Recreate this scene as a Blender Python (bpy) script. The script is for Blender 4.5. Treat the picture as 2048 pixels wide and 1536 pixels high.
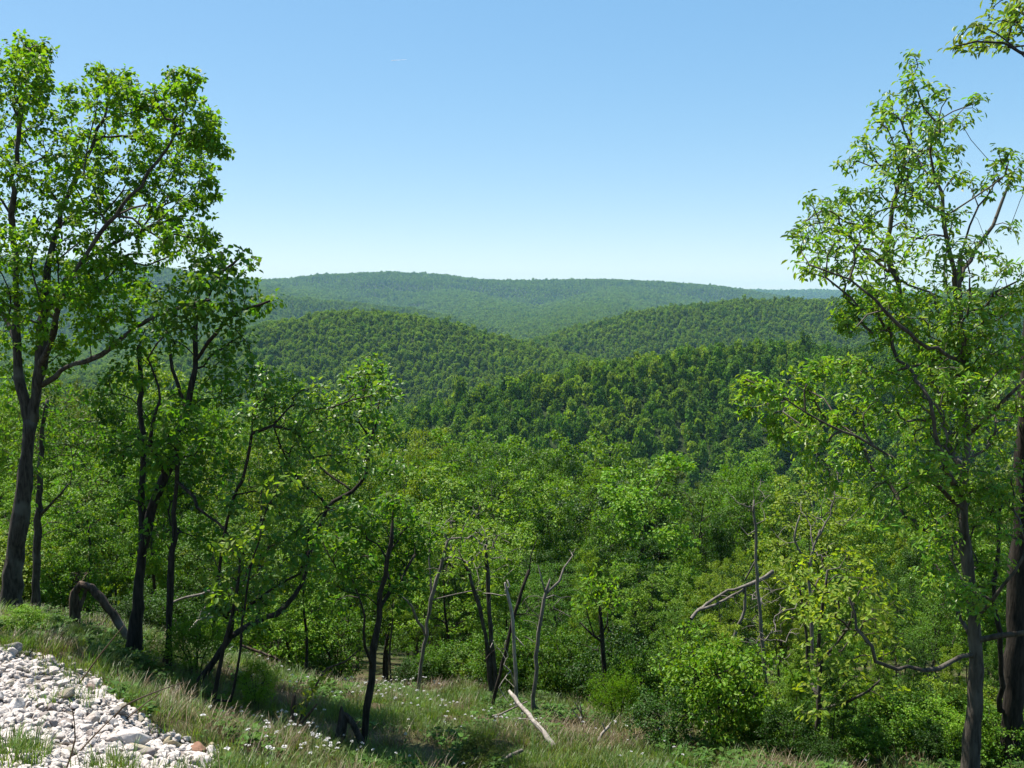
import bpy, bmesh, math
import numpy as np
from mathutils import Vector, noise as mnoise

for o in list(bpy.data.objects):
    bpy.data.objects.remove(o)
scene = bpy.context.scene
C = scene.collection
rng = np.random.default_rng(7)

# ------------------------------------------------------------------ camera
PITCH = math.radians(4.78)
FPX = 2010.0                      # focal length in pixels of the 2048 px wide photograph
cam_d = bpy.data.cameras.new('camera')
cam_d.sensor_width = 36.0
cam_d.lens = 36.0 * FPX / 2048.0
cam_d.clip_start = 0.05
cam_d.clip_end = 60000.0
cam = bpy.data.objects.new('camera', cam_d)
C.objects.link(cam)
cam.location = (0, 0, 0)
cam.rotation_euler = (math.radians(90) - PITCH, 0, 0)
scene.camera = cam

# ------------------------------------------------------------------ sky, sun, exposure
SUN_AZ = math.radians(-52)        # from +Y towards +X: the sun stands high to the left, a little ahead
SUN_EL = math.radians(64)
world = bpy.data.worlds.new('World')
scene.world = world
world.use_nodes = True
wn = world.node_tree
bg = wn.nodes['Background']
sky = wn.nodes.new('ShaderNodeTexSky')
sky.sky_type = 'NISHITA'
sky.sun_disc = False
sky.sun_elevation = SUN_EL
sky.sun_rotation = SUN_AZ
sky.altitude = 400
sky.air_density = 0.7
sky.dust_density = 0.6
sky.ozone_density = 1.0
gain = wn.nodes.new('ShaderNodeVectorMath'); gain.operation = 'SCALE'; gain.inputs['Scale'].default_value = 2.35
gam = wn.nodes.new('ShaderNodeGamma'); gam.inputs[1].default_value = 0.4
hs = wn.nodes.new('ShaderNodeHueSaturation'); hs.inputs['Saturation'].default_value = 2.15; hs.inputs['Hue'].default_value = 0.494
wn.links.new(sky.outputs[0], gain.inputs[0]); wn.links.new(gain.outputs[0], gam.inputs[0])
wn.links.new(gam.outputs[0], hs.inputs['Color']); wn.links.new(hs.outputs[0], bg.inputs[0])
bg.inputs[1].default_value = 0.15
sun_d = bpy.data.lights.new('sun', 'SUN')
sun_d.energy = 5.0
sun_d.angle = math.radians(0.53)
sun_d.color = (1.0, 0.95, 0.86)
sun = bpy.data.objects.new('sun', sun_d)
C.objects.link(sun)
sdir = Vector((math.sin(SUN_AZ) * math.cos(SUN_EL), math.cos(SUN_AZ) * math.cos(SUN_EL), math.sin(SUN_EL)))
sun.rotation_euler = sdir.to_track_quat('Z', 'Y').to_euler()
sun.location = (-30, 20, 60)
scene.view_settings.view_transform = 'Standard'
scene.view_settings.look = 'None'
scene.view_settings.exposure = 1.18
scene.view_settings.gamma = 1.0
scene.cycles.max_bounces = 6
scene.cycles.diffuse_bounces = 2
scene.cycles.glossy_bounces = 1
scene.cycles.transmission_bounces = 3
scene.cycles.volume_bounces = 0
scene.cycles.sample_clamp_indirect = 4.0
scene.cycles.use_denoising = True

# ------------------------------------------------------------------ helpers
CP, SP = math.cos(PITCH), math.sin(PITCH)

def P(px, py, d):
    """the point at ground distance d (metres along +Y) seen in the photograph at (px, py)"""
    u = (px - 1024.0) / FPX
    v = (768.0 - py) / FPX
    y = CP + v * SP
    z = -SP + v * CP
    k = d / y
    return np.array((u * k, d, z * k))

def proj(p):
    p = np.asarray(p, float)
    dep = p[..., 1] * CP - p[..., 2] * SP
    up = p[..., 1] * SP + p[..., 2] * CP
    dep = np.where(np.abs(dep) < 1e-6, 1e-6, dep)
    return 1024 + FPX * p[..., 0] / dep, 768 - FPX * up / dep, dep

def mesh_np(name, verts, faces, mats, fattr=None, vattr=None, smooth=False, midx=None):
    """verts (N,3), faces: list of (M,k) int arrays"""
    me = bpy.data.meshes.new(name)
    verts = np.asarray(verts, np.float32)
    me.vertices.add(len(verts))
    me.vertices.foreach_set('co', verts.ravel())
    faces = [f for f in faces if len(f)]
    if faces:
        loops = np.concatenate([f.ravel() for f in faces]).astype(np.int32)
        totals = np.concatenate([np.full(len(f), f.shape[1], np.int32) for f in faces])
        starts = np.concatenate(([0], np.cumsum(totals)[:-1])).astype(np.int32)
        me.loops.add(len(loops))
        me.loops.foreach_set('vertex_index', loops)
        me.polygons.add(len(totals))
        me.polygons.foreach_set('loop_start', starts)
        me.polygons.foreach_set('use_smooth', np.full(len(totals), smooth, bool))
        if midx is not None:
            me.polygons.foreach_set('material_index', np.asarray(midx, np.int32))
    for m in mats:
        me.materials.append(m)
    me.update(calc_edges=True)
    for k, v in (fattr or {}).items():
        a = me.attributes.new(k, 'FLOAT', 'FACE')
        a.data.foreach_set('value', np.asarray(v, np.float32))
    for k, v in (vattr or {}).items():
        v = np.asarray(v)
        if v.dtype.kind == 'i':
            a = me.attributes.new(k, 'INT', 'POINT'); a.data.foreach_set('value', v.astype(np.int32))
        elif v.ndim == 2:
            a = me.attributes.new(k, 'FLOAT_VECTOR', 'POINT'); a.data.foreach_set('vector', v.astype(np.float32).ravel())
        else:
            a = me.attributes.new(k, 'FLOAT', 'POINT'); a.data.foreach_set('value', v.astype(np.float32))
    return me

def obj(name, me, parent=None, label=None, cat=None, group=None, kind=None, loc=None, link=True):
    o = bpy.data.objects.new(name, me)
    if link:
        C.objects.link(o)
    if parent is not None:
        o.parent = parent
    if loc is not None:
        o.location = loc
    tag(o, label, cat, group, kind)
    return o

def tag(o, label=None, cat=None, group=None, kind=None):
    if label: o['label'] = label
    if cat: o['category'] = cat
    if group: o['group'] = group
    if kind: o['kind'] = kind
    return o

def thing(name, loc, label, cat, group=None):
    o = bpy.data.objects.new(name, None)
    o.empty_display_size = 0.3
    C.objects.link(o)
    o.location = loc
    return tag(o, label, cat, group)

class Sines:
    """smooth random field"""
    def __init__(self, seed, n, lo, hi):
        r = np.random.default_rng(seed)
        w = np.exp(r.uniform(np.log(lo), np.log(hi), n))
        a = r.uniform(0, 2 * np.pi, n)
        self.kx, self.ky = 2 * np.pi / w * np.cos(a), 2 * np.pi / w * np.sin(a)
        self.ph = r.uniform(0, 2 * np.pi, n)
        self.am = (w / hi) ** 0.6
        self.am /= np.sqrt((self.am ** 2).sum() / 2)
    def __call__(self, x, y):
        s = 0
        for kx, ky, p, a in zip(self.kx, self.ky, self.ph, self.am):
            s = s + a * np.sin(kx * x + ky * y + p)
        return s

# ------------------------------------------------------------------ materials
def new_mat(name):
    m = bpy.data.materials.new(name)
    m.use_nodes = True
    nt = m.node_tree
    for n in list(nt.nodes):
        nt.nodes.remove(n)
    out = nt.nodes.new('ShaderNodeOutputMaterial')
    return m, nt, out

def N(nt, t, **kw):
    n = nt.nodes.new(t)
    for k, v in kw.items():
        setattr(n, k, v)
    return n

def maprange(nt, src, a, b, f0=0.0, f1=1.0):
    n = N(nt, 'ShaderNodeMapRange')
    n.inputs[1].default_value = f0; n.inputs[2].default_value = f1
    n.inputs[3].default_value = a; n.inputs[4].default_value = b
    nt.links.new(src, n.inputs[0])
    return n.outputs[0]

def leaf_mat(name, color=None, dv=(0.65, 1.35), dh=0.03, rand=0.0, trans=0.42, spec=0.35, rough=0.45, tcol=(1.9, 1.85, 0.7), color2=None):
    """foliage: colour from the object's own colour (color None) or fixed, varied per leaf and per plant; light passes through"""
    m, nt, out = new_mat(name)
    L = nt.links.new
    info = N(nt, 'ShaderNodeObjectInfo')
    at = N(nt, 'ShaderNodeAttribute', attribute_name='tone')
    hsv = N(nt, 'ShaderNodeHueSaturation')
    if color is None:
        L(info.outputs['Color'], hsv.inputs['Color'])
    elif color2 is None:
        hsv.inputs['Color'].default_value = (*color, 1)
    else:
        mx = N(nt, 'ShaderNodeMix', data_type='RGBA')
        mx.inputs[6].default_value = (*color, 1); mx.inputs[7].default_value = (*color2, 1)
        L(info.outputs['Random'], mx.inputs[0]); L(mx.outputs[2], hsv.inputs['Color'])
    v = maprange(nt, at.outputs['Fac'], dv[0], dv[1])
    if rand:
        mul = N(nt, 'ShaderNodeMath', operation='MULTIPLY')
        w = N(nt, 'ShaderNodeMath', operation='FRACT')
        w2 = N(nt, 'ShaderNodeMath', operation='MULTIPLY'); w2.inputs[1].default_value = 7.31
        L(info.outputs['Random'], w2.inputs[0]); L(w2.outputs[0], w.inputs[0])
        L(v, mul.inputs[0]); L(maprange(nt, w.outputs[0], 1 - rand, 1 + rand), mul.inputs[1]); v = mul.outputs[0]
    L(v, hsv.inputs['Value'])
    fr = N(nt, 'ShaderNodeMath', operation='FRACT')
    ml = N(nt, 'ShaderNodeMath', operation='MULTIPLY'); ml.inputs[1].default_value = 13.7
    L(at.outputs['Fac'], ml.inputs[0]); L(ml.outputs[0], fr.inputs[0])
    L(maprange(nt, fr.outputs[0], 0.5 - dh, 0.5 + dh), hsv.inputs['Hue'])
    pb = N(nt, 'ShaderNodeBsdfPrincipled')
    pb.inputs['Roughness'].default_value = rough
    pb.inputs['Specular IOR Level'].default_value = spec
    L(hsv.outputs[0], pb.inputs['Base Color'])
    tm = N(nt, 'ShaderNodeMix', data_type='RGBA', blend_type='MULTIPLY')
    tm.inputs[0].default_value = 1.0
    tm.inputs[7].default_value = (*tcol, 1)
    L(hsv.outputs[0], tm.inputs[6])
    tr = N(nt, 'ShaderNodeBsdfTranslucent')
    L(tm.outputs[2], tr.inputs[0])
    mx = N(nt, 'ShaderNodeMixShader'); mx.inputs[0].default_value = trans
    L(pb.outputs[0], mx.inputs[1]); L(tr.outputs[0], mx.inputs[2]); L(mx.outputs[0], out.inputs[0])
    return m

def bark_mat(name, c1, c2, scale=9.0, bump=0.5, stretch=0.18, rough=0.9, lichen=None):
    m, nt, out = new_mat(name)
    L = nt.links.new
    tc = N(nt, 'ShaderNodeTexCoord')
    mp = N(nt, 'ShaderNodeMapping'); mp.inputs['Scale'].default_value = (1, 1, stretch)
    L(tc.outputs['Object'], mp.inputs[0])
    nz = N(nt, 'ShaderNodeTexNoise'); nz.inputs['Scale'].default_value = scale * 3; nz.inputs['Detail'].default_value = 6; nz.inputs['Roughness'].default_value = 0.65
    L(mp.outputs[0], nz.inputs[0])
    n2 = N(nt, 'ShaderNodeTexNoise'); n2.inputs['Scale'].default_value = scale * 0.35; n2.inputs['Detail'].default_value = 4
    L(tc.outputs['Object'], n2.inputs[0])
    r = N(nt, 'ShaderNodeValToRGB')
    r.color_ramp.elements[0].position = 0.36; r.color_ramp.elements[0].color = (*c1, 1)
    r.color_ramp.elements[1].position = 0.66; r.color_ramp.elements[1].color = (*c2, 1)
    L(nz.outputs[0], r.inputs[0])
    col = r.outputs[0]
    if lichen:
        mx = N(nt, 'ShaderNodeMix', data_type='RGBA'); mx.inputs[7].default_value = (*lichen, 1)
        L(maprange(nt, n2.outputs[0], 0, 0.8, 0.52, 0.68), mx.inputs[0]); L(col, mx.inputs[6]); col = mx.outputs[2]
    pb = N(nt, 'ShaderNodeBsdfPrincipled'); pb.inputs['Roughness'].default_value = rough; pb.inputs['Specular IOR Level'].default_value = 0.2
    L(col, pb.inputs['Base Color'])
    bp = N(nt, 'ShaderNodeBump'); bp.inputs['Strength'].default_value = bump; bp.inputs['Distance'].default_value = 0.03
    L(nz.outputs[0], bp.inputs['Height']); L(bp.outputs[0], pb.inputs['Normal'])
    L(pb.outputs[0], out.inputs[0])
    return m

M_LEAF = leaf_mat('sunlit_leaf', None, dv=(0.65, 1.35), dh=0.025, trans=0.47, spec=0.2, rough=0.5)
M_WOOD_LEAF = leaf_mat('wood_leaf', None, dv=(0.75, 1.25), dh=0.02, trans=0.29, spec=0.2, rough=0.5)
M_LEAF_GLOSS = leaf_mat('glossy_leaf', None, dv=(0.7, 1.35), dh=0.03, spec=0.4, rough=0.42, trans=0.45)
M_HILL = leaf_mat('hill_foliage', (0.096, 0.180, 0.009), dv=(0.6, 1.4), dh=0.015, rand=0.30, trans=0.30, spec=0.12, rough=0.6, color2=(0.142, 0.215, 0.011))
M_GRASS = leaf_mat('grass_blade', (0.058, 0.118, 0.015), dv=(0.6, 1.5), dh=0.03, rand=0.25, trans=0.35, color2=(0.098, 0.130, 0.025))
M_WEED = leaf_mat('weed_leaf', (0.055, 0.120, 0.016), dv=(0.7, 1.3), dh=0.02, rand=0.25, trans=0.3, spec=0.15, rough=0.6)
M_STRAW = leaf_mat('dry_grass_blade', (0.20, 0.142, 0.073), dv=(0.6, 1.3), dh=0.02, rand=0.25, trans=0.2, tcol=(1, 1, 1), color2=(0.12, 0.09, 0.045))
M_PETAL = leaf_mat('white_petal', (0.62, 0.61, 0.60), dv=(0.85, 1.0), dh=0.0, trans=0.25, tcol=(1, 1, 1))
M_BARK = bark_mat('grey_brown_bark', (0.018, 0.014, 0.011), (0.080, 0.066, 0.052), lichen=(0.105, 0.10, 0.085))
M_BARK_DARK = bark_mat('dark_bark', (0.010, 0.008, 0.006), (0.046, 0.037, 0.029))
M_BARK_PALE = bark_mat('pale_grey_bark', (0.028, 0.023, 0.018), (0.112, 0.093, 0.074), scale=6, bump=0.6, lichen=(0.135, 0.122, 0.10))
M_DEAD = bark_mat('weathered_dead_wood', (0.15, 0.128, 0.108), (0.38, 0.34, 0.30), scale=7, bump=0.4)
M_TWIG = bark_mat('grey_dead_twig', (0.08, 0.068, 0.057), (0.20, 0.178, 0.155), scale=7, bump=0.2)
M_BROWN = bark_mat('rotting_brown_wood', (0.028, 0.019, 0.013), (0.125, 0.085, 0.06), scale=6, bump=0.8, lichen=(0.19, 0.16, 0.135))
M_CHAR = bark_mat('charred_wood', (0.016, 0.013, 0.011), (0.075, 0.062, 0.052), scale=8, bump=0.7)

M_HILL_DARK = leaf_mat('hill_foliage_dark', (0.052, 0.124, 0.009), dv=(0.6, 1.4), dh=0.015, rand=0.3, trans=0.22, spec=0.1, rough=0.6, color2=(0.080, 0.162, 0.010))
def rock_mat():
    m, nt, out = new_mat('white_limestone')
    L = nt.links.new
    info = N(nt, 'ShaderNodeObjectInfo'); tc = N(nt, 'ShaderNodeTexCoord')
    nz = N(nt, 'ShaderNodeTexNoise'); nz.inputs['Scale'].default_value = 9; nz.inputs['Detail'].default_value = 8; nz.inputs['Roughness'].default_value = 0.6
    L(tc.outputs['Object'], nz.inputs[0])
    n2 = N(nt, 'ShaderNodeTexNoise'); n2.inputs['Scale'].default_value = 2.5; n2.inputs['Detail'].default_value = 4
    va = N(nt, 'ShaderNodeVectorMath', operation='ADD'); L(tc.outputs['Object'], va.inputs[0])
    sc = N(nt, 'ShaderNodeMath', operation='MULTIPLY'); sc.inputs[1].default_value = 50; L(info.outputs['Random'], sc.inputs[0]); L(sc.outputs[0], va.inputs[1])
    L(va.outputs[0], n2.inputs[0])
    mx = N(nt, 'ShaderNodeMix', data_type='RGBA', blend_type='MULTIPLY'); mx.inputs[0].default_value = 1
    L(info.outputs['Color'], mx.inputs[6])
    r = N(nt, 'ShaderNodeValToRGB'); r.color_ramp.elements[0].position = 0.3; r.color_ramp.elements[0].color = (0.72, 0.68, 0.64, 1)
    r.color_ramp.elements[1].position = 0.6; r.color_ramp.elements[1].color = (1, 1, 1, 1); L(nz.outputs[0], r.inputs[0]); L(r.outputs[0], mx.inputs[7])
    st = N(nt, 'ShaderNodeMix', data_type='RGBA'); st.inputs[7].default_value = (0.20, 0.15, 0.11, 1)
    L(maprange(nt, n2.outputs[0], 0, 0.55, 0.56, 0.72), st.inputs[0]); L(mx.outputs[2], st.inputs[6])
    pb = N(nt, 'ShaderNodeBsdfPrincipled'); pb.inputs['Roughness'].default_value = 0.85; pb.inputs['Specular IOR Level'].default_value = 0.2
    L(st.outputs[2], pb.inputs['Base Color'])
    bp = N(nt, 'ShaderNodeBump'); bp.inputs['Strength'].default_value = 0.5; bp.inputs['Distance'].default_value = 0.02
    L(nz.outputs[0], bp.inputs['Height']); L(bp.outputs[0], pb.inputs['Normal']); L(pb.outputs[0], out.inputs[0])
    return m
M_ROCK = rock_mat()

def ground_mat():
    m, nt, out = new_mat('earth_and_gravel')
    L = nt.links.new
    geo = N(nt, 'ShaderNodeNewGeometry')
    n1 = N(nt, 'ShaderNodeTexNoise'); n1.inputs['Scale'].default_value = 1.3; n1.inputs['Detail'].default_value = 8; L(geo.outputs['Position'], n1.inputs[0])
    n2 = N(nt, 'ShaderNodeTexNoise'); n2.inputs['Scale'].default_value = 22; n2.inputs['Detail'].default_value = 6; L(geo.outputs['Position'], n2.inputs[0])
    r = N(nt, 'ShaderNodeValToRGB')
    r.color_ramp.elements[0].position = 0.36; r.color_ramp.elements[0].color = (0.075, 0.055, 0.034, 1)
    r.color_ramp.elements[1].position = 0.62; r.color_ramp.elements[1].color = (0.055, 0.075, 0.022, 1)
    L(n1.outputs[0], r.inputs[0])
    r2 = N(nt, 'ShaderNodeValToRGB')
    r2.color_ramp.elements[0].position = 0.35; r2.color_ramp.elements[0].color = (0.09, 0.072, 0.056, 1)
    r2.color_ramp.elements[1].position = 0.62; r2.color_ramp.elements[1].color = (0.22, 0.195, 0.17, 1)
    L(n2.outputs[0], r2.inputs[0])
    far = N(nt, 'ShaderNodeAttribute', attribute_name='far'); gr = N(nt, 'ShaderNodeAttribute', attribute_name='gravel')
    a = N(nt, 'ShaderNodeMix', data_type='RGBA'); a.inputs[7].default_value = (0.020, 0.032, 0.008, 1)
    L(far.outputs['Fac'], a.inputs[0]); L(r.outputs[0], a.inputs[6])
    b = N(nt, 'ShaderNodeMix', data_type='RGBA'); L(gr.outputs['Fac'], b.inputs[0]); L(a.outputs[2], b.inputs[6]); L(r2.outputs[0], b.inputs[7])
    pb = N(nt, 'ShaderNodeBsdfPrincipled'); pb.inputs['Roughness'].default_value = 0.95; pb.inputs['Specular IOR Level'].default_value = 0.1
    L(b.outputs[2], pb.inputs['Base Color'])
    bp = N(nt, 'ShaderNodeBump'); bp.inputs['Strength'].default_value = 0.6; bp.inputs['Distance'].default_value = 0.05
    L(n2.outputs[0], bp.inputs['Height']); L(bp.outputs[0], pb.inputs['Normal']); L(pb.outputs[0], out.inputs[0])
    return m
M_GROUND = ground_mat()

# ------------------------------------------------------------------ the land: one sheet from the road shoulder to the far ridge
TREE_H = 11.0
def ridge(pts, slope, width, tree=TREE_H):
    q = np.array([P(*p) for p in pts])
    q[:, 2] -= tree
    return q, slope, width
RIDGES = [
    (np.array([(-900, 700, 34.), (-260, 90, 7.), (-60, 2, -0.6), (0, -4, -1.7), (60, -12, -4.0), (400, -120, -14.)]), 0.36, 6.0),
    ridge([(760, 868, 400), (860, 845, 430), (950, 800, 465), (1080, 757, 500), (1250, 716, 530), (1400, 695, 550), (1560, 680, 560), (1700, 690, 570), (1850, 703, 590), (2060, 707, 620), (2500, 690, 700)], 0.36, 30),
    ridge([(250, 730, 1120), (430, 685, 1130), (520, 652, 1160), (600, 632, 1180), (680, 618, 1200), (720, 616, 1200), (780, 622, 1190), (850, 636, 1170), (950, 664, 1130), (1060, 690, 1080), (1150, 710, 1040), (1230, 730, 1000)], 0.46, 60),
    ridge([(1040, 700, 1480), (1150, 665, 1500), (1250, 634, 1540), (1330, 616, 1580), (1400, 606, 1620), (1480, 600, 1650), (1600, 598, 1700), (1750, 598, 1750), (1880, 592, 1800), (1960, 578, 1850), (2100, 575, 1900), (2500, 570, 2000)], 0.42, 70),
    ridge([(100, 600, 2990), (420, 588, 3055), (560, 592, 3120), (700, 604, 3120), (800, 614, 3055), (880, 630, 2990), (960, 650, 2860), (1030, 675, 2730)], 0.36, 100),
    ridge([(-400, 505, 4140), (0, 512, 4140), (250, 527, 4140), (350, 545, 4416), (430, 556, 4830), (520, 559, 5382), (590, 556, 5520), (660, 548, 5589), (780, 543, 5658), (860, 547, 5658), (930, 556, 5589), (1000, 560, 5520), (1100, 559, 5520), (1200, 558, 5520), (1300, 562, 5589), (1400, 569, 5727), (1450, 576, 5865), (1500, 590, 5933), (1540, 606, 6002)], 0.24, 160),
    ridge([(880, 574, 5300), (960, 598, 4500), (1020, 622, 3700), (1060, 650, 3000), (1085, 685, 2400)], 0.22, 130),
    ridge([(1240, 572, 5300), (1215, 592, 4500), (1190, 612, 3700), (1160, 640, 2900), (1120, 680, 2300)], 0.22, 130),
    ridge([(640, 572, 5300), (560, 585, 4300), (480, 604, 3300), (400, 640, 2500)], 0.22, 130),
    ridge([(1300, 581, 8600), (1470, 579, 8800), (1560, 581, 9000), (1630, 579, 9000), (1690, 582, 9000), (1850, 584, 9000), (2050, 580, 9000), (2500, 578, 9000)], 0.30, 250),
]
SPUR = Sines(3, 26, 130, 900)
SPUR2 = Sines(4, 20, 40, 160)

def far_height(x, y):
    x = np.asarray(x, float); y = np.asarray(y, float)
    zs = [np.full(x.shape, -112.0)]
    sp = np.clip(SPUR(x, y), -0.4, 1.6); s2 = np.clip(SPUR2(x, y), -0.6, 1.5)
    for i, (q, slope, w) in enumerate(RIDGES):
        best = np.full(x.shape, -1e9)
        for a, b in zip(q[:-1], q[1:]):
            dx, dy = b[0] - a[0], b[1] - a[1]
            t = np.clip(((x - a[0]) * dx + (y - a[1]) * dy) / (dx * dx + dy * dy), 0, 1)
            ds = np.hypot(x - a[0] - t * dx, y - a[1] - t * dy)
            amp = np.clip((ds - w) / 260, 0, 1)
            drop = slope * (np.sqrt(ds * ds + w * w) - w)
            if i:
                drop = drop + amp * (13 if i < 4 else 24) * sp + np.clip((ds - 10) / 200, 0, 1) * 3.0 * s2
            best = np.maximum(best, a[2] + t * (b[2] - a[2]) - drop)
        zs.append(best)
    zs = np.array(zs)
    mx = zs.max(0)
    return mx + 2.5 * np.log(np.exp((zs - mx) / 2.5).sum(0))

CTRL = [(0, 1300, 11), (0, 1536, 6), (200, 1540, 6.3), (200, 1405, 9), (400, 1512, 8.2), (450, 1545, 8.1), (330, 1485, 8.9), (100, 1360, 9.8),
        (550, 1545, 9.8), (265, 1312, 15), (30, 1228, 16), (340, 1342, 14.5), (450, 1445, 12.5), (600, 1462, 12.3), (720, 1507, 12.2), (900, 1536, 12),
        (1100, 1500, 13.2), (1400, 1505, 13.3), (1640, 1545, 12.6), (2048, 1570, 11), (-300, 1180, 17), (-300, 1400, 8),
        (550, 1338, 21), (700, 1388, 19.5), (850, 1390, 19), (1000, 1402, 18), (1200, 1425, 17), (1400, 1452, 16), (1650, 1480, 15), (1900, 1490, 14.5), (140, 1240, 19)]
ctrl = [P(*c) for c in CTRL]
ctrl += [np.array(v, float) for v in [(0, 0.5, -1.65), (-4, 0, -1.6), (4, 0, -1.75), (-12, 0, -1.5), (12, -1, -2.2), (0, -6, -1.6), (-12, -8, -1.5), (12, -8, -1.9), (-3.2, 3.2, -1.75), (0, 4.0, -2.35), (4, 4.5, -3.1), (9, 6, -4.6), (-8, 5, -2.0), (20, 5, -5.5), (-22, 8, -1.5)]]
for px in (-200, 150, 500, 850, 1200, 1550, 1900, 2250):
    u = (px - 1024) / FPX
    for d, z in ((26, -10.6), (34, -14.2), (50, -20.5), (78, -29)):
        ctrl.append(np.array((u * d, d, z + (2.2 * max(0, (600 - px) / 600) if d < 60 else 4.5 * max(0, (600 - px) / 600)))))
for px in (-400, 0, 400, 800, 1200, 1600, 2000, 2400):
    u = (px - 1024) / FPX
    for d in (130, 170):
        ctrl.append(np.array((u * d, d, float(far_height(np.array([u * d]), np.array([d]))[0]))))
for x, y in ((-60, 10), (-60, -30), (60, -30), (60, 10), (70, 60), (-70, 60), (0, -40)):
    ctrl.append(np.array((x, y, float(far_height(np.array([x]), np.array([y]))[0]))))
ctrl = np.array(ctrl)
def _tps_k(d2):
    return np.where(d2 > 1e-12, 0.5 * d2 * np.log(np.maximum(d2, 1e-12)), 0.0)
_n = len(ctrl)
_A = np.zeros((_n + 3, _n + 3))
_A[:_n, :_n] = _tps_k(((ctrl[:, None, :2] - ctrl[None, :, :2]) ** 2).sum(-1)) + np.eye(_n) * 0.02
_A[:_n, _n] = 1; _A[:_n, _n + 1:] = ctrl[:, :2]; _A[_n:, :_n] = _A[:_n, _n:].T
_W = np.linalg.solve(_A, np.concatenate((ctrl[:, 2], np.zeros(3))))
LUMP = Sines(11, 24, 0.5, 5)
def height(x, y):
    x = np.atleast_1d(np.asarray(x, float)); y = np.atleast_1d(np.asarray(y, float))
    sh = x.shape
    x = x.ravel(); y = y.ravel()
    z = far_height(x, y)
    near = np.where((y < 165) & (y > -30) & (np.abs(x) < 110))[0]
    for c in np.array_split(near, max(1, len(near) // 20000)):
        if not len(c): continue
        t = _tps_k((x[c, None] - ctrl[None, :, 0]) ** 2 + (y[c, None] - ctrl[None, :, 1]) ** 2) @ _W[:_n] + _W[_n] + _W[_n + 1] * x[c] + _W[_n + 2] * y[c]
        def ss(a, b, v):
            q = np.clip((v - a) / (b - a), 0, 1); return q * q * (3 - 2 * q)
        w = (1 - ss(95, 160, y[c])) * ss(-28, -10, y[c]) * (1 - ss(55, 105, np.abs(x[c])))
        t = t + 0.05 * LUMP(x[c], y[c]) * np.clip((np.hypot(x[c], y[c]) - 3) / 5, 0, 1)
        z[c] = z[c] * (1 - w) + t * w
    return z.reshape(sh)

GRAVEL_PX = np.array([(-900, 1180), (0, 1292), (60, 1308), (130, 1340), (190, 1352), (225, 1395), (285, 1445), (335, 1478), (425, 1503), (445, 1538), (470, 1800), (-900, 2600)], float)
def in_poly(px, py, poly):
    px = np.asarray(px); py = np.asarray(py)
    ins = np.zeros(px.shape, bool)
    j = len(poly) - 1
    for i in range(len(poly)):
        xi, yi = poly[i]; xj, yj = poly[j]
        c = ((yi > py) != (yj > py)) & (px < (xj - xi) * (py - yi) / (yj - yi + 1e-12) + xi)
        ins ^= c
        j = i
    return ins

az = np.concatenate((np.arange(-180, -44, 4.0), np.arange(-44, -36, 0.5), np.arange(-36, 36.001, 0.19), np.arange(36.5, 44, 0.5), np.arange(44, 180, 4.0)))
rad = np.concatenate(([0.4], np.geomspace(1.0, 12000, 760)))
AA, RR = np.meshgrid(np.radians(az), rad)
gx, gy = RR * np.sin(AA), RR * np.cos(AA)
gz = height(gx, gy)
nr, na = gx.shape
idx = np.arange(nr * na).reshape(nr, na)
nxt = np.roll(idx, -1, 1)
quads = np.stack((idx[:-1], nxt[:-1], nxt[1:], idx[1:]), -1).reshape(-1, 4)[:, ::-1]
cap = np.stack((np.full(na, nr * na), idx[0], nxt[0]), -1)[:, ::-1]
gv = np.concatenate((np.stack((gx, gy, gz), -1).reshape(-1, 3), [[0, 0, float(height(0, 0)[0])]]))
gpx, gpy, gdep = proj(gv)
gmask = (in_poly(gpx, gpy, GRAVEL_PX) & (gdep > 0.2) | ((gv[:, 1] < 3) & (np.abs(gv[:, 1]) < 12))) & (np.hypot(gv[:, 0], gv[:, 1]) < 30)
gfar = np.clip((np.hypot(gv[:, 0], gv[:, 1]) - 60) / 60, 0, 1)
ground = obj('ground', mesh_np('ground', gv, [quads, cap], [M_GROUND], vattr={'gravel': gmask.astype(float), 'far': gfar}, smooth=True), kind='structure')

def gpos(px, d):
    """ground point in the direction of photo column px at distance d"""
    u = (px - 1024.0) / FPX
    x = u * d
    for _ in range(4):
        z = float(height(x, d)[0])
        x = u * (d * CP - z * SP)
    return np.array((x, d, z))

# ------------------------------------------------------------------ tree building
def bez(a, b, c, n):
    t = np.linspace(0, 1, n + 1)[1:, None]
    return (1 - t) ** 2 * a + 2 * t * (1 - t) * b + t * t * c

def catmull(p, step):
    p = np.asarray(p, float)
    q = np.concatenate(([2 * p[0] - p[1]], p, [2 * p[-1] - p[-2]]))
    out = [p[0]]; tt = [0.0]
    for i in range(len(p) - 1):
        a, b, c, d = q[i:i + 4]
        n = max(1, int(np.linalg.norm(c[:3] - b[:3]) / step))
        for k in range(1, n + 1):
            t = k / n
            out.append(0.5 * (2 * b + (c - a) * t + (2 * a - 5 * b + 4 * c - d) * t * t + (3 * b - a - 3 * c + d) * t ** 3))
    return np.array(out)

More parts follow.
